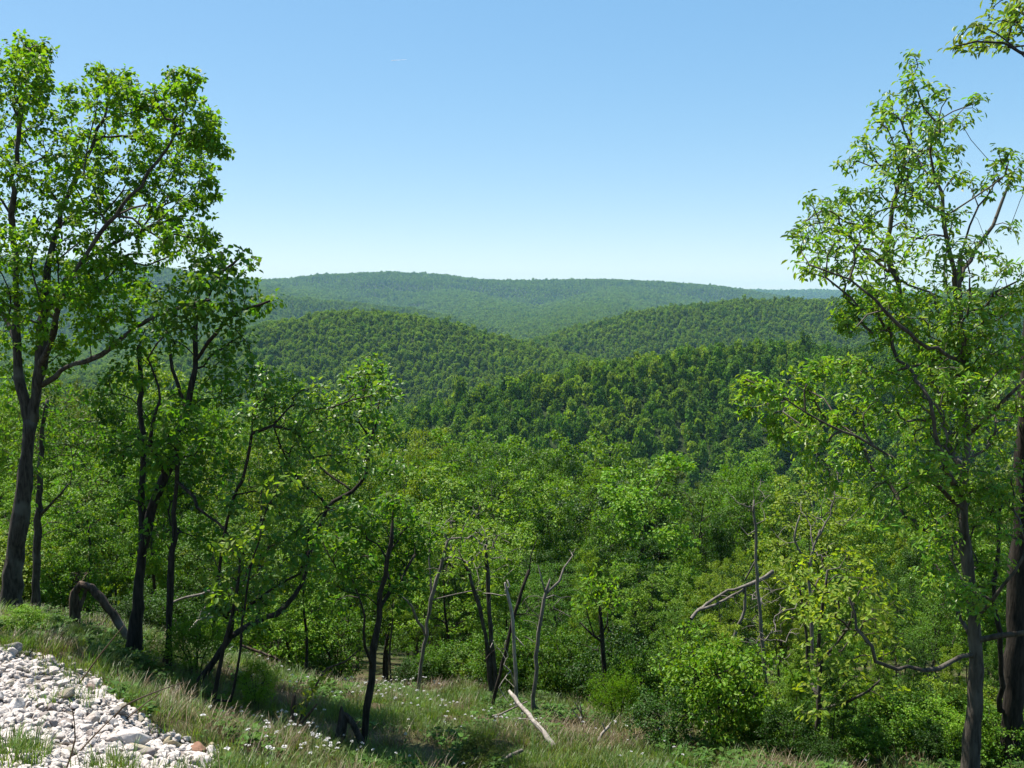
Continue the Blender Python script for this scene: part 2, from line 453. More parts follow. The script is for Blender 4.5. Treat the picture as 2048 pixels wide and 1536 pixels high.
class Tree:
    def __init__(self, seed):
        self.r = np.random.default_rng(seed)
        self.pos = np.zeros((20000, 3)); self.par = np.full(20000, -1); self.rad = np.zeros(20000)
        self.path = np.zeros(20000); self.grp = np.zeros(20000, int); self.n = 0
        self.tips = []; self.ngrp = 0
    def _add(self, p, par, rad, grp):
        i = self.n
        self.pos[i] = p; self.par[i] = par; self.rad[i] = rad; self.grp[i] = grp
        self.path[i] = 0 if par < 0 else self.path[par] + np.linalg.norm(p - self.pos[par])
        self.n += 1
        return i
    def limb(self, pts, step=0.25, wob=0.0):
        """pts (k,4): x y z radius; starts at the nearest existing node"""
        g = self.ngrp; self.ngrp += 1
        q = catmull(pts, step)
        if wob and len(q) > 3:
            q[1:-1, :3] += self.r.normal(0, wob, (len(q) - 2, 3))
        par = -1
        if self.n:
            d = np.linalg.norm(self.pos[:self.n] - q[0, :3], axis=1)
            par = int(d.argmin())
        for k, row in enumerate(q):
            par = self._add(row[:3], par, max(row[3], 0.004), g)
        self.tips.append(par)
        return par
    def grow(self, pts, bf=0.35, step=0.22, curl=0.25, droop=0.0, wig=0.02):
        pts = np.asarray(pts, float)
        d0 = np.array([np.linalg.norm(self.pos[:self.n] - p, axis=1).min() for p in pts])
        for k in np.argsort(d0):
            p = pts[k]
            v = p - self.pos[:self.n]
            d = np.linalg.norm(v, axis=1)
            cost = d + bf * self.path[:self.n] + 0.7 * np.maximum(0, -v[:, 2] - 0.15)
            i = int(cost.argmin()); L = d[i]
            if L < 1e-3: continue
            a = self.pos[i]
            pd = a - self.pos[self.par[i]] if self.par[i] >= 0 else np.array((0, 0, 1.0))
            pd = pd / (np.linalg.norm(pd) + 1e-9)
            mid = a + (p - a) * 0.5 + pd * L * curl + np.array((0, 0, L * (0.10 - droop))) + self.r.normal(0, wig * L + 1e-4, 3)
            n = max(2, int(L / step))
            par = i
            for q in bez(a, mid, p, n):
                par = self._add(q, par, 0.0, -1)
            self.tips.append(par)
    def radii(self, tip=0.004, e=2.2):
        n = self.n
        acc = np.zeros(n)
        for i in range(n - 1, -1, -1):
            if self.rad[i] <= 0:
                self.rad[i] = max(acc[i], tip ** e) ** (1 / e) if acc[i] else tip
            p = self.par[i]
            if p >= 0:
                acc[p] += self.rad[i] ** e
        # never thicker than the parent
        for i in range(n):
            p = self.par[i]
            if p >= 0 and self.grp[i] < 0:
                self.rad[i] = min(self.rad[i], self.rad[p])
    def tubes(self, sel=None, rough=0.06, big=9):
        """tube mesh arrays for groups in sel (None: all)"""
        n = self.n
        ch = [[] for _ in range(n)]
        for i in range(n):
            if self.par[i] >= 0: ch[self.par[i]].append(i)
        V = []; F = []; off = 0
        starts = [(-1, i) for i in range(n) if self.par[i] < 0]
        while starts:
            s, i = starts.pop()
            chain = [] if s < 0 else [s]
            while True:
                chain.append(i)
                c = ch[i]
                if not c: break
                same = [k for k in c if self.grp[k] == self.grp[i] and self.grp[i] >= 0]
                if self.grp[i] >= 0 and not same:
                    starts += [(i, k) for k in c]; break
                best = same[0] if same else max(c, key=lambda k: self.rad[k])
                starts += [(i, k) for k in c if k != best]
                i = best
            if len(chain) < 2: continue
            if sel is not None and self.grp[chain[-1]] not in sel: continue
            p = self.pos[chain]; r = self.rad[chain].copy()
            if s >= 0:
                r[0] = min(r[0], r[1] * 1.25)
            m = r.max()
            k = big if m > 0.05 else (6 if m > 0.018 else (4 if m > 0.009 else 3))
            if m > 0.02 and len(r) > 4: r = r * (1 + np.convolve(self.r.normal(0, 0.13, len(r) + 2), (0.3, 0.4, 0.3), 'valid'))
            t = np.gradient(p, axis=0); t /= np.linalg.norm(t, axis=1)[:, None] + 1e-9
            ref = np.array((0.31, 0.95, 0.05)) if abs(t[0][1]) < 0.8 else np.array((1.0, 0.1, 0.2))
            a = np.cross(t, ref); a /= np.linalg.norm(a, axis=1)[:, None] + 1e-9
            b = np.cross(t, a)
            ang = np.arange(k) * 2 * np.pi / k
            rr = r[:, None] * (1 + (self.r.normal(0, rough, (len(p), k)) if k >= 6 else 0))
            ring = p[:, None] + rr[..., None] * (np.cos(ang)[None, :, None] * a[:, None] + np.sin(ang)[None, :, None] * b[:, None])
            V.append(ring.reshape(-1, 3))
            ii = np.arange(len(p) * k).reshape(len(p), k) + off
            nx = np.roll(ii, -1, 1)
            F.append(np.stack((ii[:-1], nx[:-1], nx[1:], ii[1:]), -1).reshape(-1, 4))
            if k >= 6:   # close the far end
                V.append(p[-1:] + t[-1:] * r[-1] * 0.4); c0 = off + len(p) * k
                F.append(np.stack((ii[-1], nx[-1], np.full(k, c0), np.full(k, c0)), -1)[:, [0, 1, 2, 2]])
                off += 1
            off += len(p) * k
        if not V: return np.zeros((0, 3)), np.zeros((0, 4), int)
        return np.concatenate(V), np.concatenate(F)
    def tippos(self):
        i = np.array(self.tips); p = self.pos[i]
        d = p - self.pos[self.par[i]]
        return p, d / (np.linalg.norm(d, axis=1)[:, None] + 1e-9)

def tube_mesh(name, V, F, mat):
    tri = F[:, 2] == F[:, 3]
    return mesh_np(name, V, [F[~tri], F[tri][:, :3]], [mat], smooth=True)

LEAF_OVAL = np.array([(0, 0, 0), (0.24, 0.28, 0.05), (0.22, 0.68, 0.04), (0, 1.0, -0.10), (-0.22, 0.68, 0.04), (-0.24, 0.28, 0.05)])
LEAF_BROAD = np.array([(0, 0, 0), (0.36, 0.22, 0.07), (0.30, 0.66, 0.05), (0, 1.0, -0.12), (-0.30, 0.66, 0.05), (-0.36, 0.22, 0.07)])
LEAF_LONG = np.array([(0, 0, 0), (0.17, 0.30, 0.05), (0.19, 0.66, 0.0), (0, 1.0, -0.20), (-0.19, 0.66, 0.0), (-0.17, 0.30, 0.05)])
def place_leaves(base, fwd, up, size, tmpl, tone):
    """base/fwd/up (N,3) size (N,) -> verts, quads, tone per face"""
    fwd = fwd / (np.linalg.norm(fwd, axis=1)[:, None] + 1e-9)
    side = np.cross(fwd, up); side /= np.linalg.norm(side, axis=1)[:, None] + 1e-9
    nrm = np.cross(side, fwd)
    v = base[:, None] + size[:, None, None] * (tmpl[None, :, 0, None] * side[:, None] + tmpl[None, :, 1, None] * fwd[:, None] + tmpl[None, :, 2, None] * nrm[:, None])
    n, k = len(base), len(tmpl)
    o = np.arange(n)[:, None] * k
    q = np.concatenate((o + np.array((0, 1, 2, 3)), o + np.array((0, 3, 4, 5))), 1).reshape(-1, 4)
    return v.reshape(-1, 3), q, np.repeat(tone, 2)

def leaf_cloud(r, p, d, per, spread, size, tmpl, droop=0.25, flat=0.95, whorl=False, squash=0.8):
    """per leaves round each tip p with twig direction d"""
    n = len(p)
    per_n = r.integers(max(1, int(per * 0.6)), int(per * 1.4) + 1, n)
    k = np.repeat(np.arange(n), per_n)
    m = len(k)
    ctone = r.uniform(0, 1, n)
    tone = np.clip(0.55 * ctone[k] + 0.45 * r.uniform(0, 1, m), 0, 1)
    if whorl:
        th = r.uniform(0, 2 * np.pi, m)
        tilt = np.array([d[i] * 0.45 + np.array((0, 0, 0.5)) for i in range(n)])[k]
        tilt /= np.linalg.norm(tilt, axis=1)[:, None]
        a = np.cross(tilt, r.normal(0, 1, (n, 3))[k]); a /= np.linalg.norm(a, axis=1)[:, None] + 1e-9
        b = np.cross(tilt, a)
        f = np.cos(th)[:, None] * a + np.sin(th)[:, None] * b + tilt * r.uniform(-0.25, 0.5, m)[:, None]
        f[:, 2] -= droop * r.uniform(0.3, 1.2, m)
        base = p[k] + r.normal(0, spread, (m, 3)) * np.array((1, 1, 0.7))
        up = tilt + r.normal(0, 0.25, (m, 3))
    else:
        off = r.normal(0, 1, (m, 3)); off /= np.linalg.norm(off, axis=1)[:, None]
        off *= spread * r.uniform(0.15, 1, m)[:, None] ** 0.6
        off[:, 2] *= squash
        base = p[k] + off
        f = off / spread * 0.8 + d[k] * 0.3 + r.normal(0, 0.5, (m, 3))
        f[:, 2] -= droop
        up = np.array((0, 0, 1.0)) * flat + r.normal(0, 0.42, (m, 3)) + off / spread * 0.35
    s = size * r.uniform(0.65, 1.25, m)
    return place_leaves(base, f, up, s, tmpl, tone)

def blob_points(r, blobs, d, depth, ncol=1.0, wob=0.35):
    """blobs (px, py, radius px, count): points spread through each ball, each ball at its own distance about d"""
    out = []
    for px, py, rp, n in blobs:
        dd = d + r.uniform(-depth, depth)
        n = max(1, int(round(n * ncol)))
        c = P(px, py, dd)
        R = rp * dd / FPX
        v = r.normal(0, 1, (n, 3)); v /= np.linalg.norm(v, axis=1)[:, None]
        out.append(c + v * R * r.uniform(0.2, 1, n)[:, None] ** 0.5)
    return np.concatenate(out)

def limb_px(pts, d, thin=True):
    """pts (px, py, width px, depth offset)"""
    return np.array([(*P(a, b, d + (e[0] if e else 0)), (w * np.interp(w, [5, 16], [0.95, 0.6]) if thin else w) * (d + (e[0] if e else 0)) / FPX / 2) for a, b, w, *e in pts])

def build_tree(name, label, cat, seed, d, limbs, blobs=(), depth=1.5, bark=None, color=None, per=8, spread=0.13, size=0.10, tmpl=LEAF_OVAL, ncol=1.0,
               whorl=False, droop=0.3, leafmat=None, group=None, sink=0.35, bf=0.3, merge=False, twigs=(), tip=0.004, curl=0.22, bare=False, step=0.2, thin=True):
    """a tree from its traced limbs (the first is the trunk) and the leafy balls of its crown"""
    bark = bark or M_BARK
    t = Tree(seed)
    for k, l in enumerate(limbs):
        q = limb_px(l, d, thin)
        if not len(blobs): q[:, 3] *= 0.82
        if k == 0:
            b = q[0].copy(); b[2] = min(b[2], float(height(b[0], b[1])[0])) - sink; b[3] *= 1.9; q[0, 3] *= 1.18
            m_ = q[0] + (q[1] - q[0]) * min(0.4, 0.28 / (np.linalg.norm(q[1, :3] - q[0, :3]) + 1e-6)); m_[3] = q[0, 3] / 1.18
            q = np.concatenate(([b], q[:1], [m_], q[1:]))
        t.limb(q, step=0.18, wob=0.017 if k else 0.010)
    nl = t.ngrp
    t.tips = []
    if len(blobs):
        t.grow(blob_points(t.r, blobs, d, depth, ncol), bf=bf, step=step, curl=curl)
    ntip = len(t.tips)
    if len(twigs):
        t.grow(blob_points(t.r, twigs, d, depth), bf=bf, step=step, curl=curl)
    t.radii(tip=tip)
    org = t.pos[0].copy(); org[2] += sink
    root = thing(name, org, label, cat, group)
    def sub(nm, V, F, mat):
        if len(V): return obj(nm, tube_mesh(nm, V - org, F, mat), root)
    sub('trunk', *t.tubes({0, -1} if merge is True or not len(blobs) else {0}), bark)
    for k in range(1, nl):
        sub('limb', *t.tubes({k, -1} if merge is not True and merge == k else {k}), bark)
    if len(blobs) and not merge:
        sub('twigs', *t.tubes({-1}), bark)
    if ntip and not bare:
        tp, td = t.tippos()
        tp, td = tp[:ntip], td[:ntip]
        V, F, tone = leaf_cloud(t.r, tp, td, per, spread, size, tmpl, droop=droop, whorl=whorl)
        c = obj('crown', mesh_np('crown', V - org, [F], [leafmat or M_LEAF], fattr={'tone': tone}), root)
        c.color = (*(color or (0.07, 0.14, 0.02)), 1)
    return root

# ------------------------------------------------------------------ the big trees standing nearest
GREEN = (0.100, 0.195, 0.010)
LIME = (0.115, 0.190, 0.020)
DEEP = (0.065, 0.140, 0.011)
LEFT_BLOBS = [(45,100,40,14),(80,105,25,7),(15,130,40,10),(60,150,45,16),(30,190,50,16),(90,160,25,6),(40,240,60,18),(10,270,50,12),(100,240,40,10),(150,190,30,9),(200,155,30,9),(240,170,35,10),(290,190,35,9),(345,165,25,8),(375,165,25,8),(220,200,50,18),(160,240,50,14),(280,230,55,20),(350,215,55,22),(395,250,45,18),(420,240,20,5),(430,290,30,10),(400,310,50,18),(330,290,60,24),(250,290,60,22),(180,300,50,14),(130,310,45,14),(70,320,50,12),(20,340,40,10),(300,350,60,22),(380,360,45,14),(420,375,20,5),(230,370,60,22),(150,380,55,18),(90,400,50,14),(20,430,50,14),(340,420,50,16),(400,410,30,8),(270,430,60,20),(190,450,60,20),(120,460,50,16),(50,490,50,14),(395,465,30,8),(420,475,15,4),(330,470,45,12),(250,500,55,16),(180,520,55,16),(100,550,60,16),(30,560,55,14),(330,510,40,8),(390,500,25,5),(240,550,40,8),(150,590,50,14),(60,620,50,10),(200,590,40,8),(20,660,40,8),(110,660,45,9),(170,660,35,6),(130,720,40,6),(210,640,30,4),(-40,160,50,14),(-60,260,60,16),(-50,380,60,16),(-40,500,60,14),(-90,320,60,14),(-60,600,60,10),(180,560,60,16),(260,560,50,12),(120,600,60,14),(250,620,45,8),(60,680,50,10),(190,660,45,8),(20,740,50,8),(10,600,50,10)]
build_tree('broadleaf_tree', 'tall forked tree with dense bright green crown and thick bare trunk above the rocks', 'tree', 21, 16.0,
    [[(22, 1228, 66), (30, 1120, 56), (45, 1000, 50), (55, 900, 46), (62, 840, 48)],
     [(60, 850, 34), (42, 780, 30), (34, 680, 26), (32, 560, 23), (26, 430, 19, -.3), (32, 330, 14, -.5), (45, 220, 9, -.5), (55, 130, 5, -.4)],
     [(66, 840, 40), (78, 760, 36), (86, 650, 30), (92, 560, 25, .3), (112, 470, 19, .5), (140, 380, 14, .6), (190, 280, 9, .7), (220, 190, 5, .7)],
     [(82, 740, 24), (102, 690, 22, -.4), (120, 620, 19, -.8), (155, 540, 15, -1.), (215, 450, 11, -1.2), (280, 370, 8, -1.3), (350, 270, 5, -1.3)],
     [(85, 770, 20), (140, 735, 17, -.5), (200, 710, 14, -.9), (270, 655, 11, -1.1), (330, 625, 9, -1.2), (420, 600, 6, -1.3)],
     [(36, 690, 14), (10, 640, 12, .4), (-30, 560, 9, .8), (-60, 430, 6, .9)],
     [(88, 640, 16), (130, 560, 13, .9), (200, 500, 10, 1.3), (290, 460, 7, 1.5), (370, 430, 5, 1.5)]],
    LEFT_BLOBS, depth=1.7, color=GREEN, per=15, spread=0.105, size=0.072, tmpl=LEAF_BROAD, droop=0.45, ncol=1.9)

build_tree('broadleaf_tree', 'two-stemmed dark tree with thin leafy top beside the broken arching trunk', 'tree', 22, 15.0,
    [[(265, 1312, 58), (272, 1240, 44), (283, 1130, 36), (300, 1030, 32), (335, 940, 28), (368, 850, 24), (388, 740, 18), (392, 640, 13)],
     [(280, 1150, 26), (284, 1030, 22, .3), (284, 900, 19, .4), (282, 780, 15, .5), (278, 690, 10, .5)],
     [(392, 720, 12), (430, 670, 10, -.3), (470, 625, 8, -.5), (540, 602, 5, -.6)],
     [(392, 640, 9), (415, 590, 8), (440, 545, 6), (480, 515, 4)],
     [(375, 840, 12), (355, 760, 10, .4), (335, 690, 8, .7), (345, 620, 6, .8)],
     [(330, 950, 14), (300, 880, 11, -.6), (320, 800, 8, -.8)]],
    [(420,545,40,12),(450,540,35,9),(500,530,18,4),(475,510,18,3),(440,510,12,3),(370,580,50,14),(420,590,50,16),(350,620,50,14),(300,580,40,8),(400,640,45,10),(500,590,35,8),(540,600,18,4),(510,620,25,4),(470,615,25,5),(450,650,30,5),(330,670,45,9),(290,640,45,9),(260,690,40,7),(470,700,45,10),(440,740,40,8),(500,740,30,5),(250,760,45,9),(300,740,40,6),(220,780,40,8),(350,780,45,8),(400,800,50,9),(470,780,50,10),(260,840,45,8),(330,860,45,8),(420,870,50,9),(230,900,45,8),(300,920,40,6),(450,930,50,7),(250,980,45,6),(360,960,45,6)],
    depth=1.4, color=DEEP, bark=M_BARK_DARK, per=12, spread=0.15, size=0.085, tmpl=LEAF_BROAD, droop=0.4, ncol=1.3, merge=True)

build_tree('slender_tree', 'slim straight dark trunk standing between the twin-stemmed tree and the feathery shrub', 'tree', 23, 14.5,
    [[(335, 1335, 30), (338, 1250, 25), (344, 1130, 21), (350, 1000, 17), (356, 900, 12), (360, 820, 8)],
     [(352, 960, 8), (400, 1010, 7, -.4), (450, 1060, 6, -.6), (490, 1110, 4, -.7)]],
    [(360, 830, 40, 8), (380, 880, 40, 7), (330, 900, 35, 6), (400, 940, 35, 6), (360, 970, 40, 6), (420, 1010, 40, 5), (310, 990, 35, 4), (380, 1060, 40, 4), (430, 1090, 40, 5), (300, 1080, 40, 4), (440, 890, 45, 6), (250, 900, 40, 5)],
    depth=1.2, color=DEEP, bark=M_BARK_DARK, ncol=1.7, per=13, spread=0.15, size=0.08, tmpl=LEAF_BROAD)

build_tree('slender_tree', 'slim grey trunk growing close behind the tall forked tree', 'tree', 24, 18.0,
    [[(72, 1215, 28), (74, 1100, 24), (78, 1000, 20), (82, 900, 15), (95, 800, 9)],
     [(80, 1030, 9), (110, 1000, 7, -.3), (135, 970, 4, -.5)]],
    [(95, 800, 60, 12), (140, 830, 55, 10), (60, 850, 50, 8), (120, 900, 55, 8), (40, 920, 50, 6), (150, 950, 50, 6), (20, 820, 50, 8), (180, 880, 50, 8), (110, 1020, 50, 7), (170, 1040, 50, 6), (30, 1010, 45, 5)], depth=1.5, color=DEEP, ncol=1.7, per=13, spread=0.17, size=0.085)

build_tree('leaning_tree', 'leaning tree with a dark snaking trunk curving up over the meadow', 'tree', 25, 14.0,
    [[(388, 1385, 27.0), (420, 1335, 24.0), (458, 1275, 21.0), (510, 1245, 18.8, .4), (570, 1215, 17.2, .8), (605, 1165, 15.0, 1.), (618, 1110, 13.5, 1.1), (640, 1050, 12.0, 1.2), (664, 1005, 12.0, 1.3), (705, 985, 11.2, 1.4), (733, 945, 10.5, 1.4), (740, 890, 8.2, 1.4), (752, 845, 6.0, 1.4), (758, 800, 3.8, 1.4)],
     [(655, 1020, 6.8, 1.2), (600, 960, 6.0, .9), (560, 890, 4.5, .3), (540, 820, 3.0, .2)],
     [(705, 985, 5.2, 1.4), (640, 930, 4.5, 1.8), (600, 860, 3.8, 2.), (640, 800, 3.0, 2.)],
     [(742, 880, 4.5, 1.4), (715, 820, 3.8, 1.2), (725, 760, 2.2, 1.2)]],
    [(740,740,30,9),(722,765,35,9),(700,800,35,9),(760,800,40,9),(680,840,45,11),(740,860,45,10),(620,800,45,10),(560,790,45,10),(520,770,35,7),(560,850,50,11),(620,880,50,11),(690,910,50,10),(500,850,45,8),(540,920,50,9),(600,950,50,9),(780,860,35,5),(770,920,40,5),(640,1060,40,4),(520,1180,40,5),(480,1150,40,5),(560,1130,40,5),(450,1230,35,5),(470,1180,45,8),(520,1220,40,6),(430,1200,35,5),(580,1080,50,9),(500,1100,50,9),(620,1130,45,6),(560,1010,50,9),(690,1030,45,6),(480,990,45,7)],
    depth=1.3, color=(0.085, 0.165, 0.022), bark=M_BARK_DARK, per=15, spread=0.14, size=0.07, tmpl=LEAF_BROAD, leafmat=M_LEAF_GLOSS, ncol=1.6)

build_tree('sapling', 'dark slim meadow sapling with full round crown, rising beside the split stump', 'tree', 26, 12.4,
    [[(722, 1505, 25), (733, 1420, 24), (745, 1330, 22), (757, 1230, 20), (768, 1150, 16), (780, 1090, 11), (785, 1040, 6)],
     [(745, 1340, 9), (732, 1290, 7, -.3), (724, 1230, 5, -.4), (705, 1160, 3, -.5)],
     [(760, 1215, 9), (800, 1170, 7, .3), (830, 1110, 5, .4)]],
    [(790,1050,55,18),(720,1060,50,14),(840,1070,45,12),(760,1110,60,20),(700,1120,50,14),(820,1120,45,12),(740,1170,50,12),(800,1180,40,9),(680,1180,40,7),(660,1080,40,7),(780,1015,40,10)],
    depth=0.8, color=DEEP, bark=M_BARK_DARK, ncol=1.6, per=14, spread=0.12, size=0.065, tmpl=LEAF_BROAD)

build_tree('sapling', 'thin crooked sapling pair leaning on the bank above the meadow flowers', 'tree', 27, 12.6,
    [[(425, 1408, 13), (440, 1340, 11), (455, 1275, 9), (470, 1200, 7), (480, 1120, 5)],
     [(428, 1400, 7), (462, 1400, 7), (478, 1300, 6), (490, 1190, 5), (515, 1080, 4), (560, 960, 3)]],
    [(470, 1110, 40, 8), (500, 1060, 45, 8), (450, 1170, 40, 7), (530, 1000, 40, 6), (520, 1140, 40, 6), (430, 1120, 35, 5), (555, 960, 30, 4)], depth=0.7, color=LIME, bark=M_BARK_DARK, per=9, spread=0.14, size=0.085, tmpl=LEAF_BROAD, sink=0.2, merge=True)

build_tree('bare_tree', 'bare dark tree forking low among fine grey twigs in front of the wood', 'tree', 28, 18.8,
    [[(834, 1408, 17), (842, 1330, 16), (852, 1270, 15), (862, 1200, 14), (880, 1140, 11), (896, 1080, 8)],
     [(850, 1270, 9), (825, 1215, 7, -.4), (800, 1190, 4, -.6)],
     [(864, 1200, 8), (858, 1120, 6, .2), (860, 1070, 4, .3)]],
    (), twigs=[(930, 1080, 60, 34), (980, 1110, 60, 32), (890, 1050, 40, 14), (1010, 1090, 40, 14), (950, 1150, 50, 8), (870, 1130, 40, 6)], depth=1.2, bark=M_TWIG, tip=0.006, bf=0.15, curl=0.1)

for k, (pts, lab) in enumerate([
    ([(985, 1402, 20), (978, 1330, 18), (968, 1250, 15), (952, 1190, 11), (930, 1130, 7)], 'brown trunk leaning away at the clump behind the white snag, outer stem'),
    ([(992, 1402, 18), (988, 1320, 15), (980, 1240, 13), (976, 1160, 11), (972, 1080, 7)], 'brown upright trunk of the clump behind the white snag, inner stem')]):
    build_tree('slender_tree', lab, 'tree', 30 + k, 18.5, [pts], [(pts[-1][0], pts[-1][1], 50, 9), (pts[-1][0] - 20, pts[-1][1] - 50, 50, 9), (pts[-1][0] + 30, pts[-1][1] + 40, 40, 5)], depth=0.8, color=LIME, bark=M_BARK, per=9, spread=0.2, size=0.10)

# dead wood
build_tree('dead_snag', 'white barkless snag with a twisted broken tip behind the fallen log', 'dead tree', 33, 16.0,
    [[(1034, 1415, 15), (1030, 1340, 14), (1027, 1280, 13), (1025, 1240, 12), (1016, 1190, 10), (1010, 1165, 6)],
     [(1011, 1180, 6), (1020, 1172, 5), (1014, 1160, 4)],
     [(1028, 1270, 4), (1048, 1292, 3)], [(1030, 1380, 5), (1020, 1345, 4, -.3), (1008, 1330, 3, -.4)]],
    (), twigs=[(990, 1188, 30, 3), (1000, 1300, 30, 6), (1010, 1380, 30, 6)], depth=0.6, bark=M_DEAD, tip=0.005, bf=0.1, curl=0.05)
build_tree('dead_snag', 'dark dead stem crossing behind the white snag, broken at its top', 'dead tree', 34, 16.4,
    [[(976, 1440, 14), (995, 1370, 13), (1012, 1300, 12), (1028, 1230, 12), (1044, 1180, 11), (1058, 1140, 9)],
     [(1058, 1150, 4), (1062, 1110, 3), (1075, 1075, 2)]],
    (), twigs=[(1010, 1250, 30, 5), (1070, 1210, 40, 6), (985, 1290, 40, 6), (1090, 1250, 30, 4)], depth=0.6, bark=M_BARK_DARK, tip=0.005, bf=0.1, curl=0.05)
build_tree('dead_snag', 'grey dead trunk with one long side branch and splintered pale top', 'dead tree', 35, 15.6,
    [[(1066, 1418, 16), (1070, 1360, 16), (1074, 1290, 16), (1082, 1240, 15), (1090, 1200, 13), (1095, 1178, 9), (1100, 1158, 4)],
     [(1095, 1185, 8), (1115, 1165, 6, .2), (1130, 1140, 5, .3), (1145, 1112, 3, .4)],
     [(1092, 1190, 6), (1085, 1165, 4), (1076, 1130, 3)]],
    (), twigs=[(1060, 1205, 30, 4), (1130, 1215, 40, 6), (1050, 1250, 30, 3), (1150, 1105, 20, 4)], depth=0.6, bark=M_TWIG, tip=0.005, bf=0.1, curl=0.05)
build_tree('bare_tree', 'small dark-trunked tree with pale dead side twigs at the meadow edge', 'tree', 36, 17.0,
    [[(1213, 1400, 15), (1210, 1350, 14), (1206, 1300, 13), (1203, 1250, 11), (1200, 1215, 7)],
     [(1204, 1285, 6), (1180, 1265, 5), (1160, 1245, 3)], [(1202, 1270, 5), (1214, 1250, 4), (1216, 1225, 2)], [(1190, 1275, 4), (1178, 1240, 3), (1172, 1215, 2)]],
    [(1205, 1200, 45, 8), (1180, 1190, 40, 7), (1235, 1195, 40, 6), (1200, 1170, 35, 6)], depth=0.6, bark=M_BARK_DARK, color=GREEN, per=10, spread=0.16, size=0.085, twigs=[(1160, 1230, 30, 5)])
build_tree('bare_tree', 'tall thin dead pole-like tree with short stubs beside the leaning log', 'dead tree', 37, 15.5,
    [[(1533, 1420, 13), (1528, 1330, 12), (1520, 1230, 12), (1514, 1150, 11), (1510, 1080, 9), (1508, 1000, 5)],
     [(1512, 1060, 4), (1495, 1070, 3), (1478, 1050, 2)], [(1512, 1120, 5), (1490, 1160, 4, .3)], [(1509, 1050, 3), (1530, 1040, 2)]],
    (), twigs=[(1490, 990, 40, 10), (1530, 980, 35, 8), (1550, 1200, 50, 26), (1560, 1300, 50, 24), (1500, 1270, 40, 14), (1580, 1250, 40, 14)], depth=0.7, bark=M_TWIG, tip=0.005, bf=0.12, curl=0.1)
build_tree('bare_tree', 'leafless grey brushy tree behind the yellow-green young trees', 'dead tree', 38, 22.0,
    [[(1625, 1330, 12), (1622, 1220, 11), (1620, 1130, 9), (1640, 1060, 6)], [(1620, 1130, 7), (1590, 1080, 5), (1600, 1030, 3)], [(1632, 1080, 6), (1660, 1030, 4), (1670, 980, 3)]],
    (), twigs=[(1660, 960, 50, 22), (1620, 1010, 50, 18), (1690, 1010, 50, 18), (1580, 1070, 40, 10), (1650, 1090, 40, 10)], depth=1.2, bark=M_TWIG, tip=0.006, bf=0.12, curl=0.15)

build_tree('young_tree', 'young tree with sprays of bright yellow-green leaves beside the tall grey-limbed tree', 'tree', 40, 13.2,
    [[(1633, 1540, 22), (1634, 1480, 20), (1638, 1420, 16), (1640, 1340, 14), (1636, 1270, 12), (1650, 1200, 8), (1655, 1140, 5)],
     [(1638, 1400, 9), (1615, 1350, 8, .3), (1612, 1280, 7, .3), (1600, 1180, 4, .3)],
     [(1640, 1330, 8), (1690, 1260, 6, -.3), (1720, 1180, 4, -.4)], [(1640, 1420, 7), (1700, 1400, 6, -.6), (1760, 1360, 4, -.8)]],
    [(1590,1140,30,6),(1640,1130,40,9),(1700,1130,40,8),(1740,1150,30,5),(1620,1180,45,8),(1680,1190,45,9),(1760,1190,35,5),(1600,1220,35,5),(1660,1240,50,9),(1740,1250,50,8),(1800,1240,40,5),(1700,1300,50,8),(1640,1320,45,7),(1780,1310,45,6),(1690,1370,50,8),(1620,1400,40,5),(1750,1390,50,6),(1700,1440,50,6),(1820,1400,40,4),(1640,1460,40,4)],
    depth=1.2, color=(0.165, 0.235, 0.022), ncol=1.7, per=9, spread=0.05, size=0.085, tmpl=LEAF_OVAL, whorl=True, droop=0.35, bark=M_BARK)

